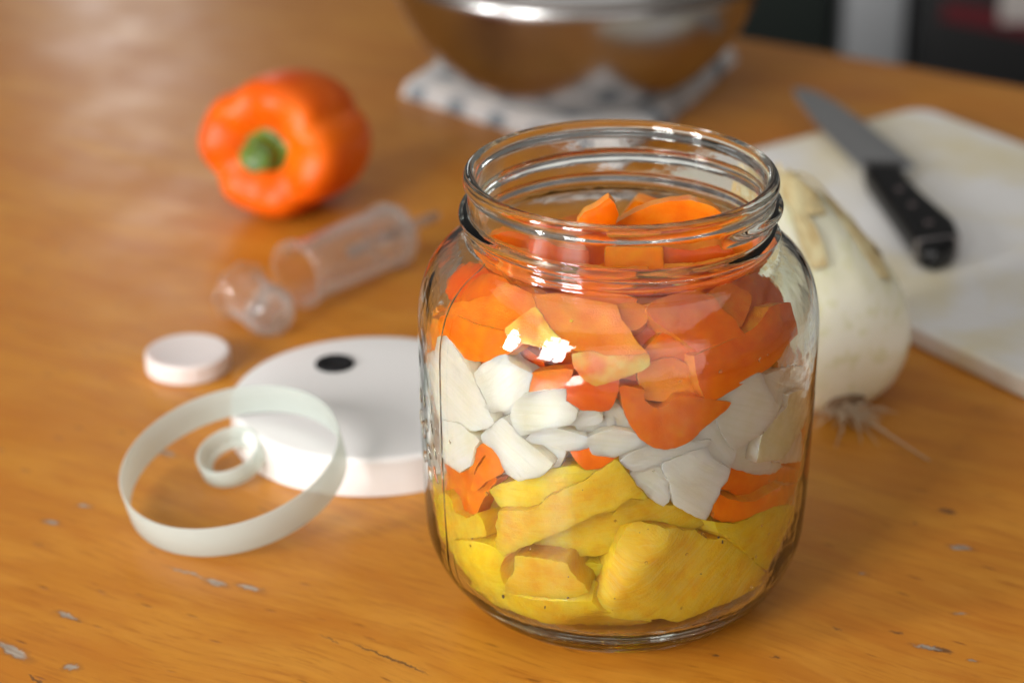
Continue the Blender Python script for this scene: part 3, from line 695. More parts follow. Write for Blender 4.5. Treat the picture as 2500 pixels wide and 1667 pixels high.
def build_piece(out3, in3, thick, bev, amp, nscale, spacing, seed, ragged=.12, grain=None, flat_n=None, grow=0.0, bow=0.0, bulge=0.0):
    """solid cut piece: front face through the given points, cut walls, back face. Returns mesh (slots: 0 front, 1 walls, 2 back)"""
    rg = random.Random(seed)
    allp = np.vstack([out3, in3]) if len(in3) else out3
    c0 = out3.mean(0); u_, s_, vt = np.linalg.svd(out3 - c0)
    n = vt[2]
    ref = np.array([c0[0], c0[1] - 12, 14.0]) if flat_n is None else np.array(flat_n)
    if n @ ref < 0: n = -n
    u = vt[0]; v = np.cross(n, u)
    P2 = np.stack([(allp - c0) @ u, (allp - c0) @ v], 1); H = (allp - c0) @ n
    no = len(out3)
    O = P2[:no]; HO = H[:no]
    # resample the outline, keep its corners, add the small raggedness of a cut
    pts = []
    for i in range(no):
        a, b = O[i], O[(i + 1) % no]; L = np.hypot(*(b - a)); k = max(1, int(round(L / spacing)))
        for j in range(k):
            q = a + (b - a) * j / k
            pts.append(q + np.array([rg.gauss(0, ragged), rg.gauss(0, ragged)]))
    R = np.array(pts)
    R = .86 * R + .07 * (np.roll(R, 1, 0) + np.roll(R, -1, 0))
    tg = np.roll(R, -1, 0) - np.roll(R, 1, 0); tg /= np.linalg.norm(tg, axis=1)[:, None] + 1e-9
    ar = .5 * float(np.sum(R[:, 0] * np.roll(R[:, 1], -1) - np.roll(R[:, 0], -1) * R[:, 1]))
    R = R + np.stack([tg[:, 1], -tg[:, 0]], 1) * grow * (1 if ar > 0 else -1)
    A, B = R, np.roll(R, -1, 0)
    grid = []
    x0, y0 = R.min(0); x1, y1 = R.max(0); yy = y0; row = 0
    while yy < y1:
        xx = x0 + (spacing / 2 if row % 2 else 0)
        while xx < x1:
            q = np.array([xx + rg.uniform(-.2, .2) * spacing, yy + rg.uniform(-.2, .2) * spacing])
            if inside(q, R) and seg_dist(q, A, B) > spacing * .55: grid.append(q)
            xx += spacing
        yy += spacing * .87; row += 1
    # thin inset ring so that the rim can be rounded off
    ver = [Vector(p) for p in R] + [Vector(p) for p in grid]
    res = delaunay_2d_cdt(ver, [], [list(range(len(R)))], 1, 1e-5)
    V2 = np.array([(p.x, p.y) for p in res[0]]); F = [tuple(f) for f in res[2]]
    # coarse height field over the control points
    cres = delaunay_2d_cdt([Vector(p) for p in P2], [], [list(range(no))], 1, 1e-5)
    CV = np.array([(p.x, p.y) for p in cres[0]])
    d = ((CV[:, None, :] - P2[None]) ** 2).sum(2); CH = H[d.argmin(1)]
    T = np.array([f for f in cres[2] if len(f) == 3])
    h = np.zeros(len(V2))
    a, b, c = CV[T[:, 0]], CV[T[:, 1]], CV[T[:, 2]]
    den = (b[:, 1] - c[:, 1]) * (a[:, 0] - c[:, 0]) + (c[:, 0] - b[:, 0]) * (a[:, 1] - c[:, 1]); den = np.where(np.abs(den) < 1e-9, 1e-9, den)
    for i, p in enumerate(V2):
        l1 = ((b[:, 1] - c[:, 1]) * (p[0] - c[:, 0]) + (c[:, 0] - b[:, 0]) * (p[1] - c[:, 1])) / den
        l2 = ((c[:, 1] - a[:, 1]) * (p[0] - c[:, 0]) + (a[:, 0] - c[:, 0]) * (p[1] - c[:, 1])) / den
        l3 = 1 - l1 - l2; mm = np.minimum(np.minimum(l1, l2), l3); k = mm.argmax()
        w = np.clip([l1[k], l2[k], l3[k]], 0, 1); w = w / w.sum()
        h[i] = w[0] * CH[T[k, 0]] + w[1] * CH[T[k, 1]] + w[2] * CH[T[k, 2]]
    # smooth
    nb = [set() for _ in V2]; ec = {}
    for f in F:
        for i in range(3):
            p, q = f[i], f[(i + 1) % 3]; nb[p].add(q); nb[q].add(p)
            ec.setdefault((min(p, q), max(p, q)), []).append((p, q))
    bd = [e[0] for e in ec.values() if len(e) == 1]; bset = {p for e in bd for p in e}
    for _ in range(7 if len(in3) else 5):
        h2 = h.copy()
        for i in range(len(h)):
            if nb[i] and i not in bset: h2[i] = .5 * h[i] + .5 * sum(h[j] for j in nb[i]) / len(nb[i])
        h = h2
    if bulge:   # skin side out: the edges fall back
        hv = max(1e-6, float(np.abs(V2[:, 1]).max())); hu = max(1e-6, float(np.abs(V2[:, 0]).max()))
        h = h - bulge * ((V2[:, 1] / hv) ** 2 + .5 * (V2[:, 0] / hu) ** 2)
    if bow:     # the slice keeps the curve of the layer it was cut from
        hv = max(1e-6, float(np.abs(V2[:, 1]).max())); hu = max(1e-6, float(np.abs(V2[:, 0]).max()))
        h = h - bow * (1 - (V2[:, 1] / hv) ** 2) * (1 - .5 * (V2[:, 0] / hu) ** 2)
    off = Vector((rg.uniform(-90, 90), rg.uniform(-90, 90), rg.uniform(-90, 90)))
    V = []; nv = len(V2)
    for i, p in enumerate(V2):
        dd = seg_dist(p, A, B); bw = 1.8
        e = bev * (1 - min(1, dd / bw)) ** 2
        nz = amp * noise.fractal(Vector((p[0], p[1], 0)) * nscale + off, .8, 2.0, 3)
        q = c0 + u * p[0] + v * p[1] + n * (h[i] - e - abs(nz) * .6 + nz * .4)
        V.append(q)
    cen = V2.mean(0)
    for i, p in enumerate(V2):
        nz = .8 * noise.noise(Vector((p[0], p[1], 7)) * .12 + off)
        p2 = cen + (p - cen) * .97
        V.append(c0 + u * p2[0] + v * p2[1] + n * (h[i] * .6 - thick + nz))
    faces = []; mi = []
    for f in F:
        p, q, r = [V2[k] for k in f]
        ccw = (q[0] - p[0]) * (r[1] - p[1]) - (q[1] - p[1]) * (r[0] - p[0]) > 0
        f2 = f if ccw else f[::-1]
        faces.append(f2); mi.append(0); faces.append(tuple(k + nv for k in f2[::-1])); mi.append(2)
    mid = {}
    for p in bset:
        m = (V[p] + V[p + nv]) / 2 + (u * rg.gauss(0, .12) + v * rg.gauss(0, .12)); mid[p] = len(V); V.append(m)
    for p, q in bd:
        # orient by the outline's sense in the front triangles
        faces.append((q, p, mid[p], mid[q])); mi.append(1); faces.append((mid[q], mid[p], p + nv, q + nv)); mi.append(1)
    if flat_n is None:      # nothing may reach into the glass
        for i, q in enumerate(V):
            q = np.array(q, float); q[2] = max(q[2], 8.0); lim = rin(q[2]) - .15; r = hypot(q[0], q[1])
            if r > lim: q[0] *= lim / r; q[1] *= lim / r
            V[i] = q
    me = mesh_from(V, faces)
    me.polygons.foreach_set('material_index', mi)
    uvl = me.uv_layers.new(name='UVMap')
    ang = rg.uniform(-.4, .4)
    if grain is not None:
        gv = np.array(grain, float); ang = math.atan2(float(gv @ v), float(gv @ u)) + rg.uniform(-.12, .12)
    ca, sa = cos(ang), sin(ang); ou, ov = rg.uniform(0, 90), rg.uniform(0, 90)
    Va = np.array(V); U = (Va - c0) @ u; Q = (Va - c0) @ v; Z = (Va - c0) @ n
    uu = U * ca + Q * sa + ou; vv = -U * sa + Q * ca + Z * .9 + ov
    li = np.empty(len(me.loops), dtype=np.int32); me.loops.foreach_get('vertex_index', li)
    me.uv_layers['UVMap'].data.foreach_set('uv', np.stack([uu[li], vv[li]], 1).astype(np.float32).ravel())
    bm = bmesh.new(); bm.from_mesh(me); bmesh.ops.recalc_face_normals(bm, faces=bm.faces); bm.to_mesh(me); bm.free()
    return me

KIND = {'ps': ('pepper_piece', 'pepper', [M_PSKIN, M_PCUT, M_PFLESH], .15, .2, .07), 'pf': ('pepper_piece', 'pepper', [M_PFLESH, M_PCUT, M_PSKIN], .12, .3, .09),
        'py': ('pepper_piece', 'pepper', [M_PYEL, M_PCUT, M_PSKIN], .2, .35, .10), 'on': ('onion_piece', 'onion', [M_ONION, M_OCUT, M_ONION], .06, .15, .06),
        'og': ('onion_piece', 'onion', [M_OGREEN, M_OCUT, M_ONION], .06, .15, .06), 'pi': ('pineapple_chunk', 'pineapple', [M_PINE, M_PINE, M_PINE], .22, .3, .10),
        'pw': ('pineapple_chunk', 'pineapple', [M_PFIB, M_PINE, M_PINE], .25, .3, .10)}
GROUPS = {'pepper': 'orange pepper pieces in the jar', 'onion': 'white onion pieces in the jar', 'pineapple': 'pineapple chunks in the jar'}
GRAIN = {'pw': (1, .3, .72), 'pi': (1, 0, .25)}
SPK = {}
for i, (t, thick, gr, lab, o_, i_) in enumerate(PIECES):
    nm, cat, mats, bev, amp, ns = KIND[t]
    me = build_piece(parse(o_), parse(i_), thick, bev, amp, ns, 1.35, i, ragged=.16 if cat == 'pineapple' else .08, grain=GRAIN.get(t), grow=gr + {'onion': .3, 'pineapple': -.25}.get(cat, 0), bulge={'ps': 1.3, 'py': .7}.get(t, 0) if not i_ else 0, bow={'on': .8, 'og': .7, 'ps': 0, 'pf': .9}.get(t, 0) if not i_ else 0)
    me.transform(Matrix.Translation((0, 0, 0)))
    ob = link(nm, me, mats, sharp=48)
    ob.location = (JX * S, 0, .0001)
    tag(ob, lab, cat, GROUPS[cat])

    SPK[lab] = ob
# dark eye specks left in the fruit, and the yellow fleck on the big pepper piece
M_EYE = simple("pineapple_eye", (.045, .012, .006), .4); M_FLECK = simple("yellow_fleck", (.95, .62, .03), .3)
for (lab, nm, sx, sz, p) in SPECKS:
    bm = bmesh.new(); rg = random.Random(int(p[0] * 10)); bmesh.ops.create_icosphere(bm, subdivisions=2, radius=1)
    for v in bm.verts: v.co *= 1 + rg.uniform(-.25, .25)
    a = math.atan2(p[1], p[0])
    bmesh.ops.transform(bm, matrix=Matrix.Translation(p) @ Matrix.Rotation(a, 4, 'Z') @ Matrix.Diagonal((.35, sx, sz, 1)), verts=bm.verts)
    link(nm, bm_mesh(bm), M_FLECK if nm == 'fleck' else M_EYE, SPK[lab])

# pieces packed round the back and the middle of the jar, behind the ones above
rng = random.Random(11)
def rough_poly(r, n=7):
    a0 = rng.uniform(0, 6); P = []
    for k in range(n):
        a = a0 + 2 * pi * (k + rng.uniform(-.3, .3)) / n; q = r * rng.uniform(.72, 1.1)
        P.append((q * cos(a) * 1.12, q * sin(a) * .9, 0))
    return np.array(P, float)
BASE = {}
for kind, t, thick in (('pepper', 'ps', 6), ('onion', 'on', 6), ('pineapple', 'pi', 14)):
    nm, cat, mats, bev, amp, ns = KIND[t]
    for j in range(3):
        P = rough_poly(15); P[:, 2] = -.012 * (P[:, 0] ** 2)
        me = build_piece(P, np.zeros((0, 3)), thick, bev, amp, ns, 2.6, 900 + j, flat_n=(0, 0, 1))
        for m in (mats if j else [mats[2], mats[1], mats[0]]): me.materials.append(m)
        me.shade_smooth(); me.set_sharp_from_angle(angle=radians(48)); BASE[kind, j] = me
LAB = {'pepper': 'orange pepper piece packed behind the front layer of pepper', 'onion': 'white onion piece packed behind the front layer of onion', 'pineapple': 'pineapple chunk packed behind the front row of pineapple'}
def fill(kind, deg, r, z, tilt):
    me = BASE[kind, rng.randrange(3)]
    o = bpy.data.objects.new(KIND[{'pepper': 'ps', 'onion': 'on', 'pineapple': 'pi'}[kind]][0], me); COL.objects.link(o)
    a = radians(deg); nrm = Vector((cos(a), sin(a), tilt)).normalized()
    q = nrm.to_track_quat('Z', 'Y').to_matrix().to_4x4() @ Matrix.Rotation(rng.uniform(0, 6.3), 4, 'Z')
    o.matrix_world = Matrix.Translation(((JX + r * cos(a)) * S, r * sin(a) * S, z * S)) @ q
    tag(o, LAB[kind], kind, 'packed ' + kind + ' pieces behind the front of the jar')
for kind, zs in (('pineapple', (26, 46)), ('onion', (66, 86)), ('pepper', (104, 121))):
    for z in zs:
        for k in range(6): fill(kind, -168 + 31.5 * k + rng.uniform(-5, 5), {26: 38, 66: 51, 86: 53, 104: 50, 121: 44}.get(z, 45) + rng.uniform(-2, 2), z + rng.uniform(-4, 4), rng.uniform(-.3, .4))
        for k in range(6): fill(kind, 14 + 30.5 * k + rng.uniform(-5, 5), {26: 48, 121: 47}.get(z, 58) + rng.uniform(-2, 1), z + rng.uniform(-4, 4), rng.uniform(-.2, .25))
for k in range(5): fill('pepper', 72 * k, 17, 126 + rng.uniform(-3, 3), 1.6)

# ------------------------------------------------------------------ whole orange pepper
def whole_pepper():
    root = tag(empty('bell_pepper', (-115, 385, 36.4)), 'whole orange bell pepper lying on its side with green stem facing left front', 'bell pepper')
    ax = Vector((-.40, -.90, .10)); fr = frame_z((0, 0, 0), ax) @ Matrix.Diagonal((.88, 1.05, .97, 1))
    V = []; F = []; nu, nvv = 96, 60
    prof = []
    for j in range(nvv + 1):
        s = j / nvv
        prof.append(s)
    def rad(s, a):
        lob = abs(cos(2 * a + .35)); lob2 = cos(7 * a + 1.3) * .5 + .5
        rs = [0, 6, 13, 20, 27, 33, 37.5, 40.5, 42, 42.4, 42, 40.8, 38.6, 35.2, 30, 22, 12, 0]
        zs = [21, 21.5, 24.5, 29, 31.6, 31.2, 28.6, 23.5, 16, 8, -1, -10, -18.5, -26, -32, -35.5, -36, -34]
        x = s * 17; k = min(16, int(x)); f = x - k
        def cr(L, k, f):
            p0, p1, p2, p3 = L[max(0, k - 1)], L[k], L[k + 1], L[min(17, k + 2)]
            return .5 * (2 * p1 + (p2 - p0) * f + (2 * p0 - 5 * p1 + 4 * p2 - p3) * f * f + (3 * p1 - p0 - 3 * p2 + p3) * f ** 3)
        r = cr(rs, k, f); z = cr(zs, k, f)
        top = exp(-((s - .27) / .12) ** 2)
        z += top * (2.8 * lob2 + 2.2 * lob - 3) + (s > .8) * (-5 * (lob - .5) * (s - .8) / .2 * (1 - s) / .1)
        r *= 1 - .13 * (1 - lob) ** 2.2 * (1 - .3 * (s > .85)) - .03 * (1 - lob2) * (1 - s)
        return r, z
    for j, s in enumerate(prof):
        for i in range(nu):
            a = 2 * pi * i / nu; r, z = rad(s, a)
            V.append(fr @ Vector((r * cos(a), r * sin(a) * .94, z)))
    for j in range(nvv):
        for i in range(nu):
            k = (i + 1) % nu; F.append((j * nu + i, (j + 1) * nu + i, (j + 1) * nu + k, j * nu + k))
    me = mesh_from(V, F)
    t = NT("whole_pepper_skin"); v = t.coord('Object')
    c = t.ramp(t.noise(v, 30, 3, .5), [(.35, (.68, .082, .001)), (.6, (.80, .135, .001))])
    t.set(color=c, rough=.4, sss=.08, sssr=(1, .3, .06), ssss=.004, normal=t.bump(t.noise(v, 70, 2, .5), .2, .002), spec=.28)
    b = link('body', me, t.m, root); md = b.modifiers.new('s', 'SUBSURF'); md.levels = 0; md.render_levels = 1
    # stem: calyx disc + curved stump
    g = NT("pepper_stem"); vv = g.coord('Object'); cc = g.ramp(g.noise(vv, 120, 4, .6), [(.35, (.03, .08, .005)), (.65, (.11, .19, .012))]); g.set(color=cc, rough=.45)
    P = [(.01, 18), (8, 19), (12.6, 22.4), (13.2, 24.2), (11, 24.8), (8.4, 25.6), (7.6, 28), (7.8, 31), (8.4, 33.3), (7.9, 34.6), (6.2, 34.0), (4, 32.2), (.01, 31.4)]
    def cf(r, z, a): return (r * (1 + .10 * cos(5 * a)) if z < 27 else r * (1 + .05 * cos(6 * a))), z
    m2 = lathe(P, 40, False, None, cf)
    bmx = bmesh.new(); bmx.from_mesh(m2)
    for q in bmx.verts:
        z = q.co.z / S; kk = max(0, z - 26) / 12
        q.co.x += (-5.5 * kk ** 1.6) * S; q.co.y += 4 * kk ** 1.6 * S; q.co = (fr @ (q.co / S)) * S
    bmesh.ops.recalc_face_normals(bmx, faces=bmx.faces); bmx.to_mesh(m2); bmx.free()
    link('stem', m2, g.m, root)
    return root
whole_pepper()

# ------------------------------------------------------------------ steel bowl on a folded cloth
M_STEEL = NT("brushed_steel"); _v = M_STEEL.coord('Object', scale=(1, 1, 14))
M_STEEL = M_STEEL.set(color=(.36, .355, .355), metal=1.0, rough=.27)
bowl = tag(empty('steel_bowl', (37, 552, 9.9)), 'shiny stainless steel mixing bowl standing on the folded checked cloth', 'bowl')
prof = [(0.01, .0), (44, .0), (48, .5), (54, 2.6), (64, 8), (76, 17), (88, 29.5), (97.5, 43.5), (104, 57.5), (108.5, 70), (111, 80)]
inn = [(109.6, 80), (107.1, 70.3), (102.7, 58), (96.3, 44.2), (87, 30.5), (75.2, 18.3), (63.4, 9.4), (53.6, 4), (47.8, 1.9), (44, 1.4), (.01, 1.4)]
link('bowl_shell', lathe(prof + inn, 128), M_STEEL, bowl)
rim = arc(112, 81, 2.2, 0, 330, 11)
link('rolled_rim', lathe(rim, 128), NT("polished_rim").set(color=(.26, .25, .24), metal=1.0, rough=.5), bowl)

def cloth_mat():
    t = NT("checked_cloth"); v = t.coord('Object', rot=(0, 0, radians(45)))
    sx = t.n('ShaderNodeSeparateXYZ'); t.l(v, sx.inputs[0])
    def stripes(o, off):
        f = t.math('FRACT', t.math('MULTIPLY_ADD' if False else 'ADD', t.math('MULTIPLY', o, 30.0), off)); return t.math('LESS_THAN', f, .42)
    a = stripes(sx.outputs[0], .2); b = stripes(sx.outputs[1], .55)
    k = t.math('MULTIPLY', t.math('ADD', a, b), .5)
    c = t.ramp(k, [(0.0, (.76, .72, .69)), (.5, (.64, .62, .61)), (1.0, (.24, .27, .30))])
    w = t.noise(t.coord('Object'), 900, 2, .5)
    return t.set(color=c, rough=.9, normal=t.bump(w, .4, .0006))
M_CLOTH = cloth_mat()
cloth = tag(empty('folded_cloth', (42, 610, 0)), 'folded white cloth with grey checks under the steel bowl', 'cloth')
def cloth_layer(z0, z1, grow, seed):
    L, Fp, R, B = Vector((-66 - 42, 566 - 610)), Vector((60 - 42, 440 - 610)), Vector((141 - 42, 634 - 610)), Vector((15 - 42, 760 - 610))
    n = 26; bm = bmesh.new(); g = []
    for j in range(n + 1):
        row = []
        for i in range(n + 1):
            u, w = i / n, j / n
            p = (L * (1 - u) + Fp * u) * (1 - w) + (B * (1 - u) + R * u) * w
            c = (L + Fp + R + B) / 4; p = c + (p - c) * grow
            dz = .3 * noise.noise(Vector((p.x * .02, p.y * .02, seed)))
            row.append((p, dz))
        g.append(row)
    top = [[bm.verts.new((p.x, p.y, z1 + dz - 1.4 * max(0, 1 - min(i, j, n - i, n - j)))) for i, (p, dz) in enumerate(r)] for j, r in enumerate(g)]
    bot = [[bm.verts.new((p.x, p.y, z0 + max(0, .5 * dz))) for (p, dz) in r] for r in g]
    for j in range(n):
        for i in range(n):
            bm.faces.new((top[j][i], top[j][i + 1], top[j + 1][i + 1], top[j + 1][i])); bm.faces.new((bot[j][i], bot[j + 1][i], bot[j + 1][i + 1], bot[j][i + 1]))
    for k in range(n):
        bm.faces.new((bot[0][k], bot[0][k + 1], top[0][k + 1], top[0][k])); bm.faces.new((bot[n][k + 1], bot[n][k], top[n][k], top[n][k + 1]))
        bm.faces.new((bot[k + 1][0], bot[k][0], top[k][0], top[k + 1][0])); bm.faces.new((bot[k][n], bot[k + 1][n], top[k + 1][n], top[k][n]))
    return bm_mesh(bm)
for k in range(3): link('fold_layer', cloth_layer(.2 + 3.1 * k, 3.1 + 3.1 * k, 1.0 - .012 * k, k * 3.3), M_CLOTH, cloth, sharp=60)

# ------------------------------------------------------------------ chopping board and knife
def board_mat():
    t = NT("white_board"); v = t.coord('Object')
    st = t.noise(v, 11, 4, .6, .4); fine = t.noise(v, 60, 4, .6)
    c = t.mix(t.ramp(st, [(.42, 0.0), (.62, .75)]), (.80, .785, .765), (.72, .62, .36))
    sc = t.noise(t.coord('Object', rot=(0, 0, .5), scale=(.08, 1, 1)), 300, 3, .6)
    c = t.mix(t.ramp(sc, [(.58, 0.0), (.7, .3)]), c, (.5, .45, .36))
    return t.set(color=c, rough=.42, sss=.1, sssr=(1, .9, .8), ssss=.003, normal=t.bump(sc, .15, .0004, t.bump(fine, .1, .0005)))
def round_rect(cx, cy, ux, uy, L0, L1, W0, W1, r):
    """corners of a rectangle in the frame (u, v) with rounded corners"""
    u = Vector((ux, uy)).normalized(); v = Vector((-u.y, u.x)); P = []
    for (a, b, s0) in ((L1 - r, W1 - r, 0), (L0 + r, W1 - r, 90), (L0 + r, W0 + r, 180), (L1 - r, W0 + r, 270)):
        for k in range(7):
            t = radians(s0 + 15 * k); q = Vector((cx, cy)) + u * (a + r * cos(t)) + v * (b + r * sin(t)); P.append((q.x, q.y))
    return P
BD = (.575, -.818)              # the board's long direction
board = link('chopping_board', prism(round_rect(236, 519, *BD, 0, 430, -222, 0, 14), .2, 10, 2.2, 3), board_mat(), sharp=40)
tag(board, 'white plastic chopping board stained yellowish, under the knife', 'chopping board')

knife = tag(empty('kitchen_knife', (195, 400, 10)), 'kitchen knife with broad steel blade and black riveted handle on the white board', 'knife')
KO = Vector((195, 400, 10))
def rel(P): return [(x - KO.x, y - KO.y) for x, y in P]
blade = [(162.2, 526), (168, 526), (175, 520), (183.6, 501.6), (194.1, 470.1), (205.7, 427.5), (213.0, 398.5), (208, 391), (196, 389), (183, 391.3), (177.2, 419.3), (168.1, 465.7), (162, 512)]
link('blade', prism(rel(blade), 6.2, 8.4, .8, 2), NT("knife_steel").set(color=(.58, .59, .60), metal=1.0, rough=.42), knife, sharp=30)
hnd = [(184, 390.5), (204, 388.5), (203, 376), (209.3, 344.5), (217.5, 312.5), (217, 295.4), (211.5, 279.5), (201.5, 270), (195.2, 275), (193.1, 288.7), (187.9, 333.6), (183.2, 378)]
link('handle', prism(rel(hnd), .3, 12.5, 5.2, 5), simple("black_handle", (.004, .004, .0045), .35, spec=.22), knife, sharp=40)
link('bolster', prism(rel([(184.4, 398), (206, 396), (204.5, 386.5), (183.6, 388.5)]), 2, 11.4, 2, 2), NT("bolster_steel").set(color=(.25, .24, .24), metal=1.0, rough=.3), knife, sharp=40)
M_RIV = NT("rivet").set(color=(.30, .24, .24), metal=1.0, rough=.35)
for (x, y) in ((196.5, 352), (199.5, 330), (203.6, 306)):
    link('rivet', lathe([(.01, 12.2), (2.3, 12.2), (2.3, 12.65), (1.9, 12.8), (.01, 12.85)], 20, False, Matrix.Translation((x - KO.x, y - KO.y, 0))), M_RIV, knife)
link('end_band', prism(rel([(193.6, 284.0), (216.4, 291.0), (215.3, 287.5), (194.2, 280.5)]), .1, 12.8, 5.0, 4), NT("band_steel").set(color=(.40, .37, .37), metal=1.0, rough=.35), knife, sharp=40)

# ------------------------------------------------------------------ onion half with roots
def onion_half():
    root = tag(empty('peeled_onion', (133, 164, 31)), 'large peeled pale onion with papery yellow neck and dry roots beside the board', 'onion')
    ax = Vector((.20, -.74, -.62)).normalized(); fr = frame_z((0, 0, 0), ax)
    P = [(.01, 38), (4, 37.7), (9, 37), (17, 34.6), (25, 30), (31, 24), (35, 17), (37, 9), (37.3, 1), (36.4, -8), (34.4, -17), (31.5, -26), (28, -35), (24.4, -43), (21, -50), (18, -56), (15, -61.5), (12, -66), (8.5, -70), (4, -73), (.01, -74)]
    def fn(r, z, a): return r * (1 + .035 * noise.noise(Vector((cos(a) * 1.5, sin(a) * 1.5, z * .03)))) - .5 * max(0, cos(9 * a)) * (r > 12) * (1 - abs(z) / 90), z
    t = NT("peeled_onion_skin"); v = t.coord('Object', rot=(0, 0, .1)); vs = t.coord('Object', scale=(1, .09, 1))
    lo = t.noise(v, 22, 3, .5); ve = t.noise(vs, 150, 4, .6)
    c = t.ramp(lo, [(.35, (.80, .77, .54)), (.6, (.88, .85, .70))])
    c = t.mix(t.ramp(ve, [(.52, 0.0), (.64, .65)]), c, (.70, .68, .38))
    t.set(color=c, rough=.3, sss=.35, sssr=(1, .9, .7), ssss=.006, normal=t.bump(ve, .3, .001))
    link('flesh', lathe(P, 72, False, fr, fn), t.m, root)
    # dry skin flaps over the neck end
    sk = NT("dry_onion_skin"); w = sk.coord('Object', scale=(1, .1, 1)); c2 = sk.ramp(sk.noise(w, 200, 4, .6), [(.35, (.62, .45, .20)), (.65, (.76, .66, .38))])
    sk.set(color=c2, rough=.4); rg = random.Random(3)
    for (a0, a1, z0, z1, lift, curl) in ((-70, -30, -22, -76, 1.0, 5), (-20, 25, -40, -79, 1.2, 4), (40, 90, -30, -78, 1.2, 7), (-44, -24, -4, -48, .7, .5), (5, 22, -10, -52, .7, .8), (100, 150, -40, -77, 1.2, 5)):
        V = []; F = []; nu, nw = 12, 22
        rs = [p[0] for p in P][::-1]; zs = [p[1] for p in P][::-1]
        for s in (0, 1):
            for j in range(nw + 1):
                for i in range(nu + 1):
                    f = j / nw; z = z0 + (z1 - z0) * f
                    wdt = sin(pi * min(1, .15 + f * .8)) ** .6
                    a = radians((a0 + a1) / 2 + (a1 - a0) * (i / nu - .5) * wdt)
                    r = float(np.interp(z, zs, rs)) + lift + curl * f ** 3 + .9 * noise.noise(Vector((i * .5, j * .3, a0))) - .5 * s
                    V.append(fr @ Vector((r * cos(a), r * sin(a), z)))
        m = (nu + 1) * (nw + 1)
        for j in range(nw):
            for i in range(nu):
                k = j * (nu + 1) + i; F.append((k, k + 1, k + nu + 2, k + nu + 1)); F.append((m + k, m + k + nu + 1, m + k + nu + 2, m + k + 1))
        for j in range(nw):
            for i in (0, nu):
                k = j * (nu + 1) + i; F.append((k, k + nu + 1, m + k + nu + 1, m + k))
        link('skin_flap', mesh_from(V, F), sk.m, root)
    # root plate and the dry roots
    rm = simple("dry_roots", (.55, .42, .28), .8)
    link('root_plate', lathe([(.01, 36.6), (8, 36.4), (9, 37.6), (6, 39.6), (.01, 40.6)], 24, False, fr, lambda r, z, a: (r * (1 + .2 * noise.noise(Vector((cos(a) * 2, sin(a) * 2, 1)))), z)), simple("root_plate", (.20, .12, .06), .9), root)
    bm = bmesh.new(); tip = fr @ Vector((0, 0, 38.5)); FL = -30.6
    ends = [(4, -22, 0), (30, -38, 0), (-7, -26, 0), (-14, -12, 1), (11, -24, 0), (-3, -16, 1), (16, -12, 1), (-6, -10, 1), (21, -6, 6)]
    ends += [(rg.uniform(-15, 18), rg.uniform(-14, -3), rg.uniform(0, 9)) for _ in range(34)]
    for (dx, dy, dz) in ends:
        b0 = tip + Vector((rg.uniform(-6, 6), 0, rg.uniform(-4, 4))); b3 = Vector((tip.x + dx, tip.y + dy, FL + dz))
        mid = (b0 + b3) / 2 + Vector((rg.uniform(-3, 3), rg.uniform(-5, 0), rg.uniform(-1, 3))); prev = None
        for k in range(9):
            f = k / 8; p = b0 * (1 - f) ** 2 + mid * 2 * f * (1 - f) + b3 * f * f; p.z = max(p.z, FL)
            w = (.85 if dx > 25 else .5) * (1 - .6 * f); ring = [bm.verts.new(p + Vector((w * cos(q), 0, w * sin(q)))) for q in (0, 1.57, 3.14, 4.71)]
            if prev:
                for q in range(4): bm.faces.new((prev[q], prev[(q + 1) % 4], ring[(q + 1) % 4], ring[q]))
            prev = ring
    link('roots', bm_mesh(bm), rm, root)
    return root
onion_half()

# ------------------------------------------------------------------ fermenting lid, gaskets, cap, airlock
lid = tag(empty('jar_lid', (-58.3, 125.8, .1)), 'white round plastic jar lid with a black grommet, behind the big silicone ring', 'lid')
hx, hy, hr = -17.7, 28.7, 6.2
prof = [(59.0, .3), (59.0, 14.2)] + arc(56.4, 14.4, 2.6, 0, 90, 6)
prof = [(56.6, .0), (58.4, .0)] + prof
full = prof + [(12.01, 17.0)]
lb = lathe(prof + [(40, 17.0), (20, 17.0), (.02, 17.0), (.02, 14.6), (20, 14.6), (40, 14.6), (56.4, 14.4)], 128)
link('lid_shell', lb, M_WHITE, lid, sharp=40)
gf = Matrix.Translation((hx, hy, 0))
link('grommet', lathe([(.01, 17.6), (5.0, 17.5), (5.6, 18.0), (6.6, 18.4), (7.9, 18.2), (8.5, 17.5), (8.5, 16.7)], 40, False, gf), M_BLACK, lid)

def band_ring(name, bottom, nrm, r, h, w, mat, lip=0):
    fr = frame_z((0, 0, 0), nrm)
    P = [(r - w, .15 + (lip > 0) * 1.2), (r - w - lip, 1.35), (r - w - lip, 0.05)] if lip else [(r - w, .15)]
    P += [(r - w + .2, 0), (r - .2, 0), (r, .2), (r, h * .5), (r, h - .2), (r - .2, h), (r - w + .2, h), (r - w, h - .2), (r - w, h * .5)]
    o = link(name, lathe(P, 128, True, fr), mat, sharp=50); o.location = [c * S for c in bottom]; return o
bn = Vector((-.185, -.2, 1)).normalized()
tag(band_ring('silicone_ring', (-107.4, 59.2, 11.5), bn, 43.8, 13.6, .8, M_SIL), 'large pale silicone band ring propped against the white lid', 'gasket', 'pale silicone rings by the lid')
sn = Vector((-.26, -.30, 1)).normalized()
tag(band_ring('silicone_ring', (-112.2, 85.9, 5.2), sn, 13.4, 8.0, 1.5, M_SIL, 3.0), 'small silicone ring lying inside the large one beside the white lid', 'gasket', 'pale silicone rings by the lid')

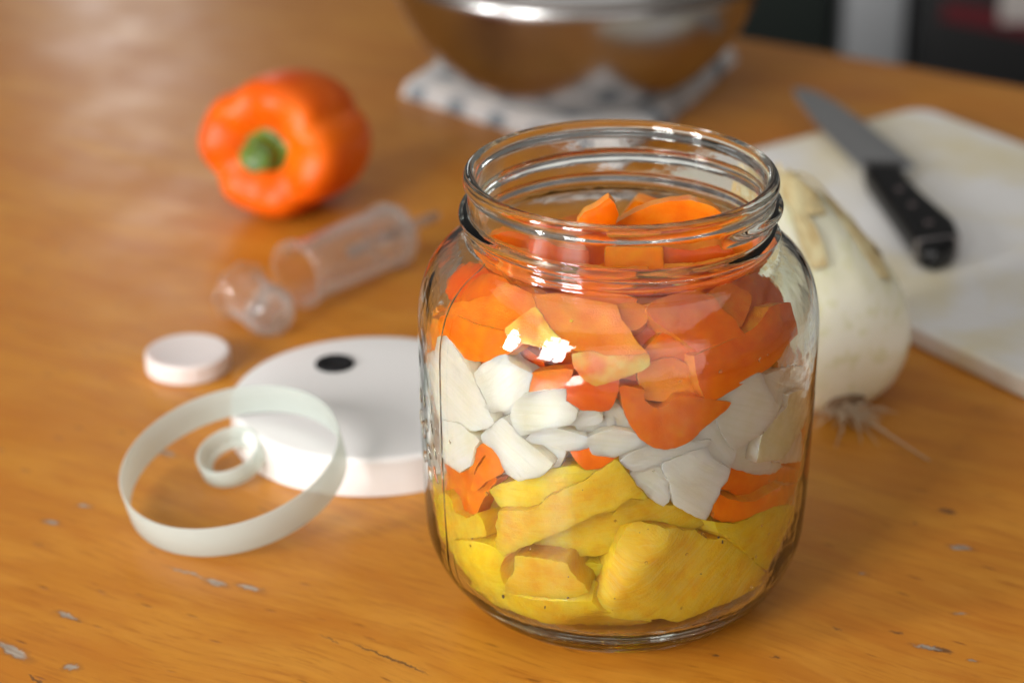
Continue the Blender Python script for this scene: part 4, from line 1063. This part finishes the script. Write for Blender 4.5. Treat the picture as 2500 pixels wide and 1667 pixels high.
cap = [(.01, .2), (17.6, .2), (18.6, 1.2), (18.6, 7.6)] + arc(17.4, 8.0, 1.2, 0, 150, 5) + [(16.2, 8.95), (15.6, 8.8), (.01, 8.7)]
def ridged(r, z, a): return (r - .22 * (cos(60 * a) > 0) if r > 18.4 and 1 < z < 8 else r, z)
tag(link('round_cap', lathe(cap, 240, False, Matrix.Translation((0, 0, 0)), ridged), M_MILKY, sharp=35), 'small milky round plastic cap lying left of the airlock pieces', 'cap').location = (-.1438, .186, 0)

air = tag(empty('airlock_tube', (-78.5, 281, 0)), 'clear plastic airlock cylinder with thin stem lying on the table', 'airlock')
ax = Vector((45.0, 55.5, -.6)); Ltot = ax.length; fr = frame_z((-22.5, -27.7, 16.6), ax)
tube = [(15.0, 4), (15.2, 40), (15.2, Ltot - 3), (14.4, Ltot - 1), (12, Ltot), (5, Ltot + .6), (3.2, Ltot + 1.5), (3.0, Ltot + 8), (2.5, Ltot + 29), (1.4, Ltot + 29), (1.7, Ltot + 8), (1.7, Ltot - .6), (12, Ltot - 1.6), (13.4, Ltot - 3.5), (13.6, 40), (13.4, 4), (13.4, .3), (13.9, 0)]
link('cylinder', lathe(tube + [(15.6, 0), (16.5, .6), (16.5, 2.6), (15.6, 3.2)], 72, True, fr), M_CLEAR, air)
link('inner_pipe', lathe([(3.2, Ltot - 1.8), (3.2, Ltot - 34), (2.2, Ltot - 34), (2.2, Ltot - 1.8)], 32, True, fr), M_CLEAR, air)
link('shoulder_ring', lathe([(15.5, Ltot - 9), (16.4, Ltot - 8), (16.4, Ltot - 5.5), (15.5, Ltot - 4.5), (15.3, Ltot - 6)], 72, True, fr), M_CLEAR, air)
cup = tag(empty('airlock_cup', (-117, 229, 0)), 'small clear plastic airlock cup lying in front of the airlock cylinder', 'airlock')
cax = Vector((21, -25, -3.4)); fr = frame_z((-9.5, 12.0, 14.4), cax)
cp = [(12.2, 2), (14.2, 2.4), (14.4, .6), (13.4, 0), (11.6, .2), (10.6, 2), (10.2, 12), (9.6, 27), (8.6, 29.6), (.01, 30.2), (.01, 31.6), (9.4, 31.2), (10.9, 28.4), (11.5, 12)]
link('cup', lathe(cp, 64, True, fr, lambda r, z, a: (r * (1 + (.035 * cos(8 * a) if z < 3 and r > 13 else 0)), z)), M_CLEAR, cup)
link('cup_ring', lathe([(10.8, 22), (12.6, 22.4), (12.8, 24.2), (11.6, 25), (10.6, 25)], 64, True, fr), M_CLEAR, cup)
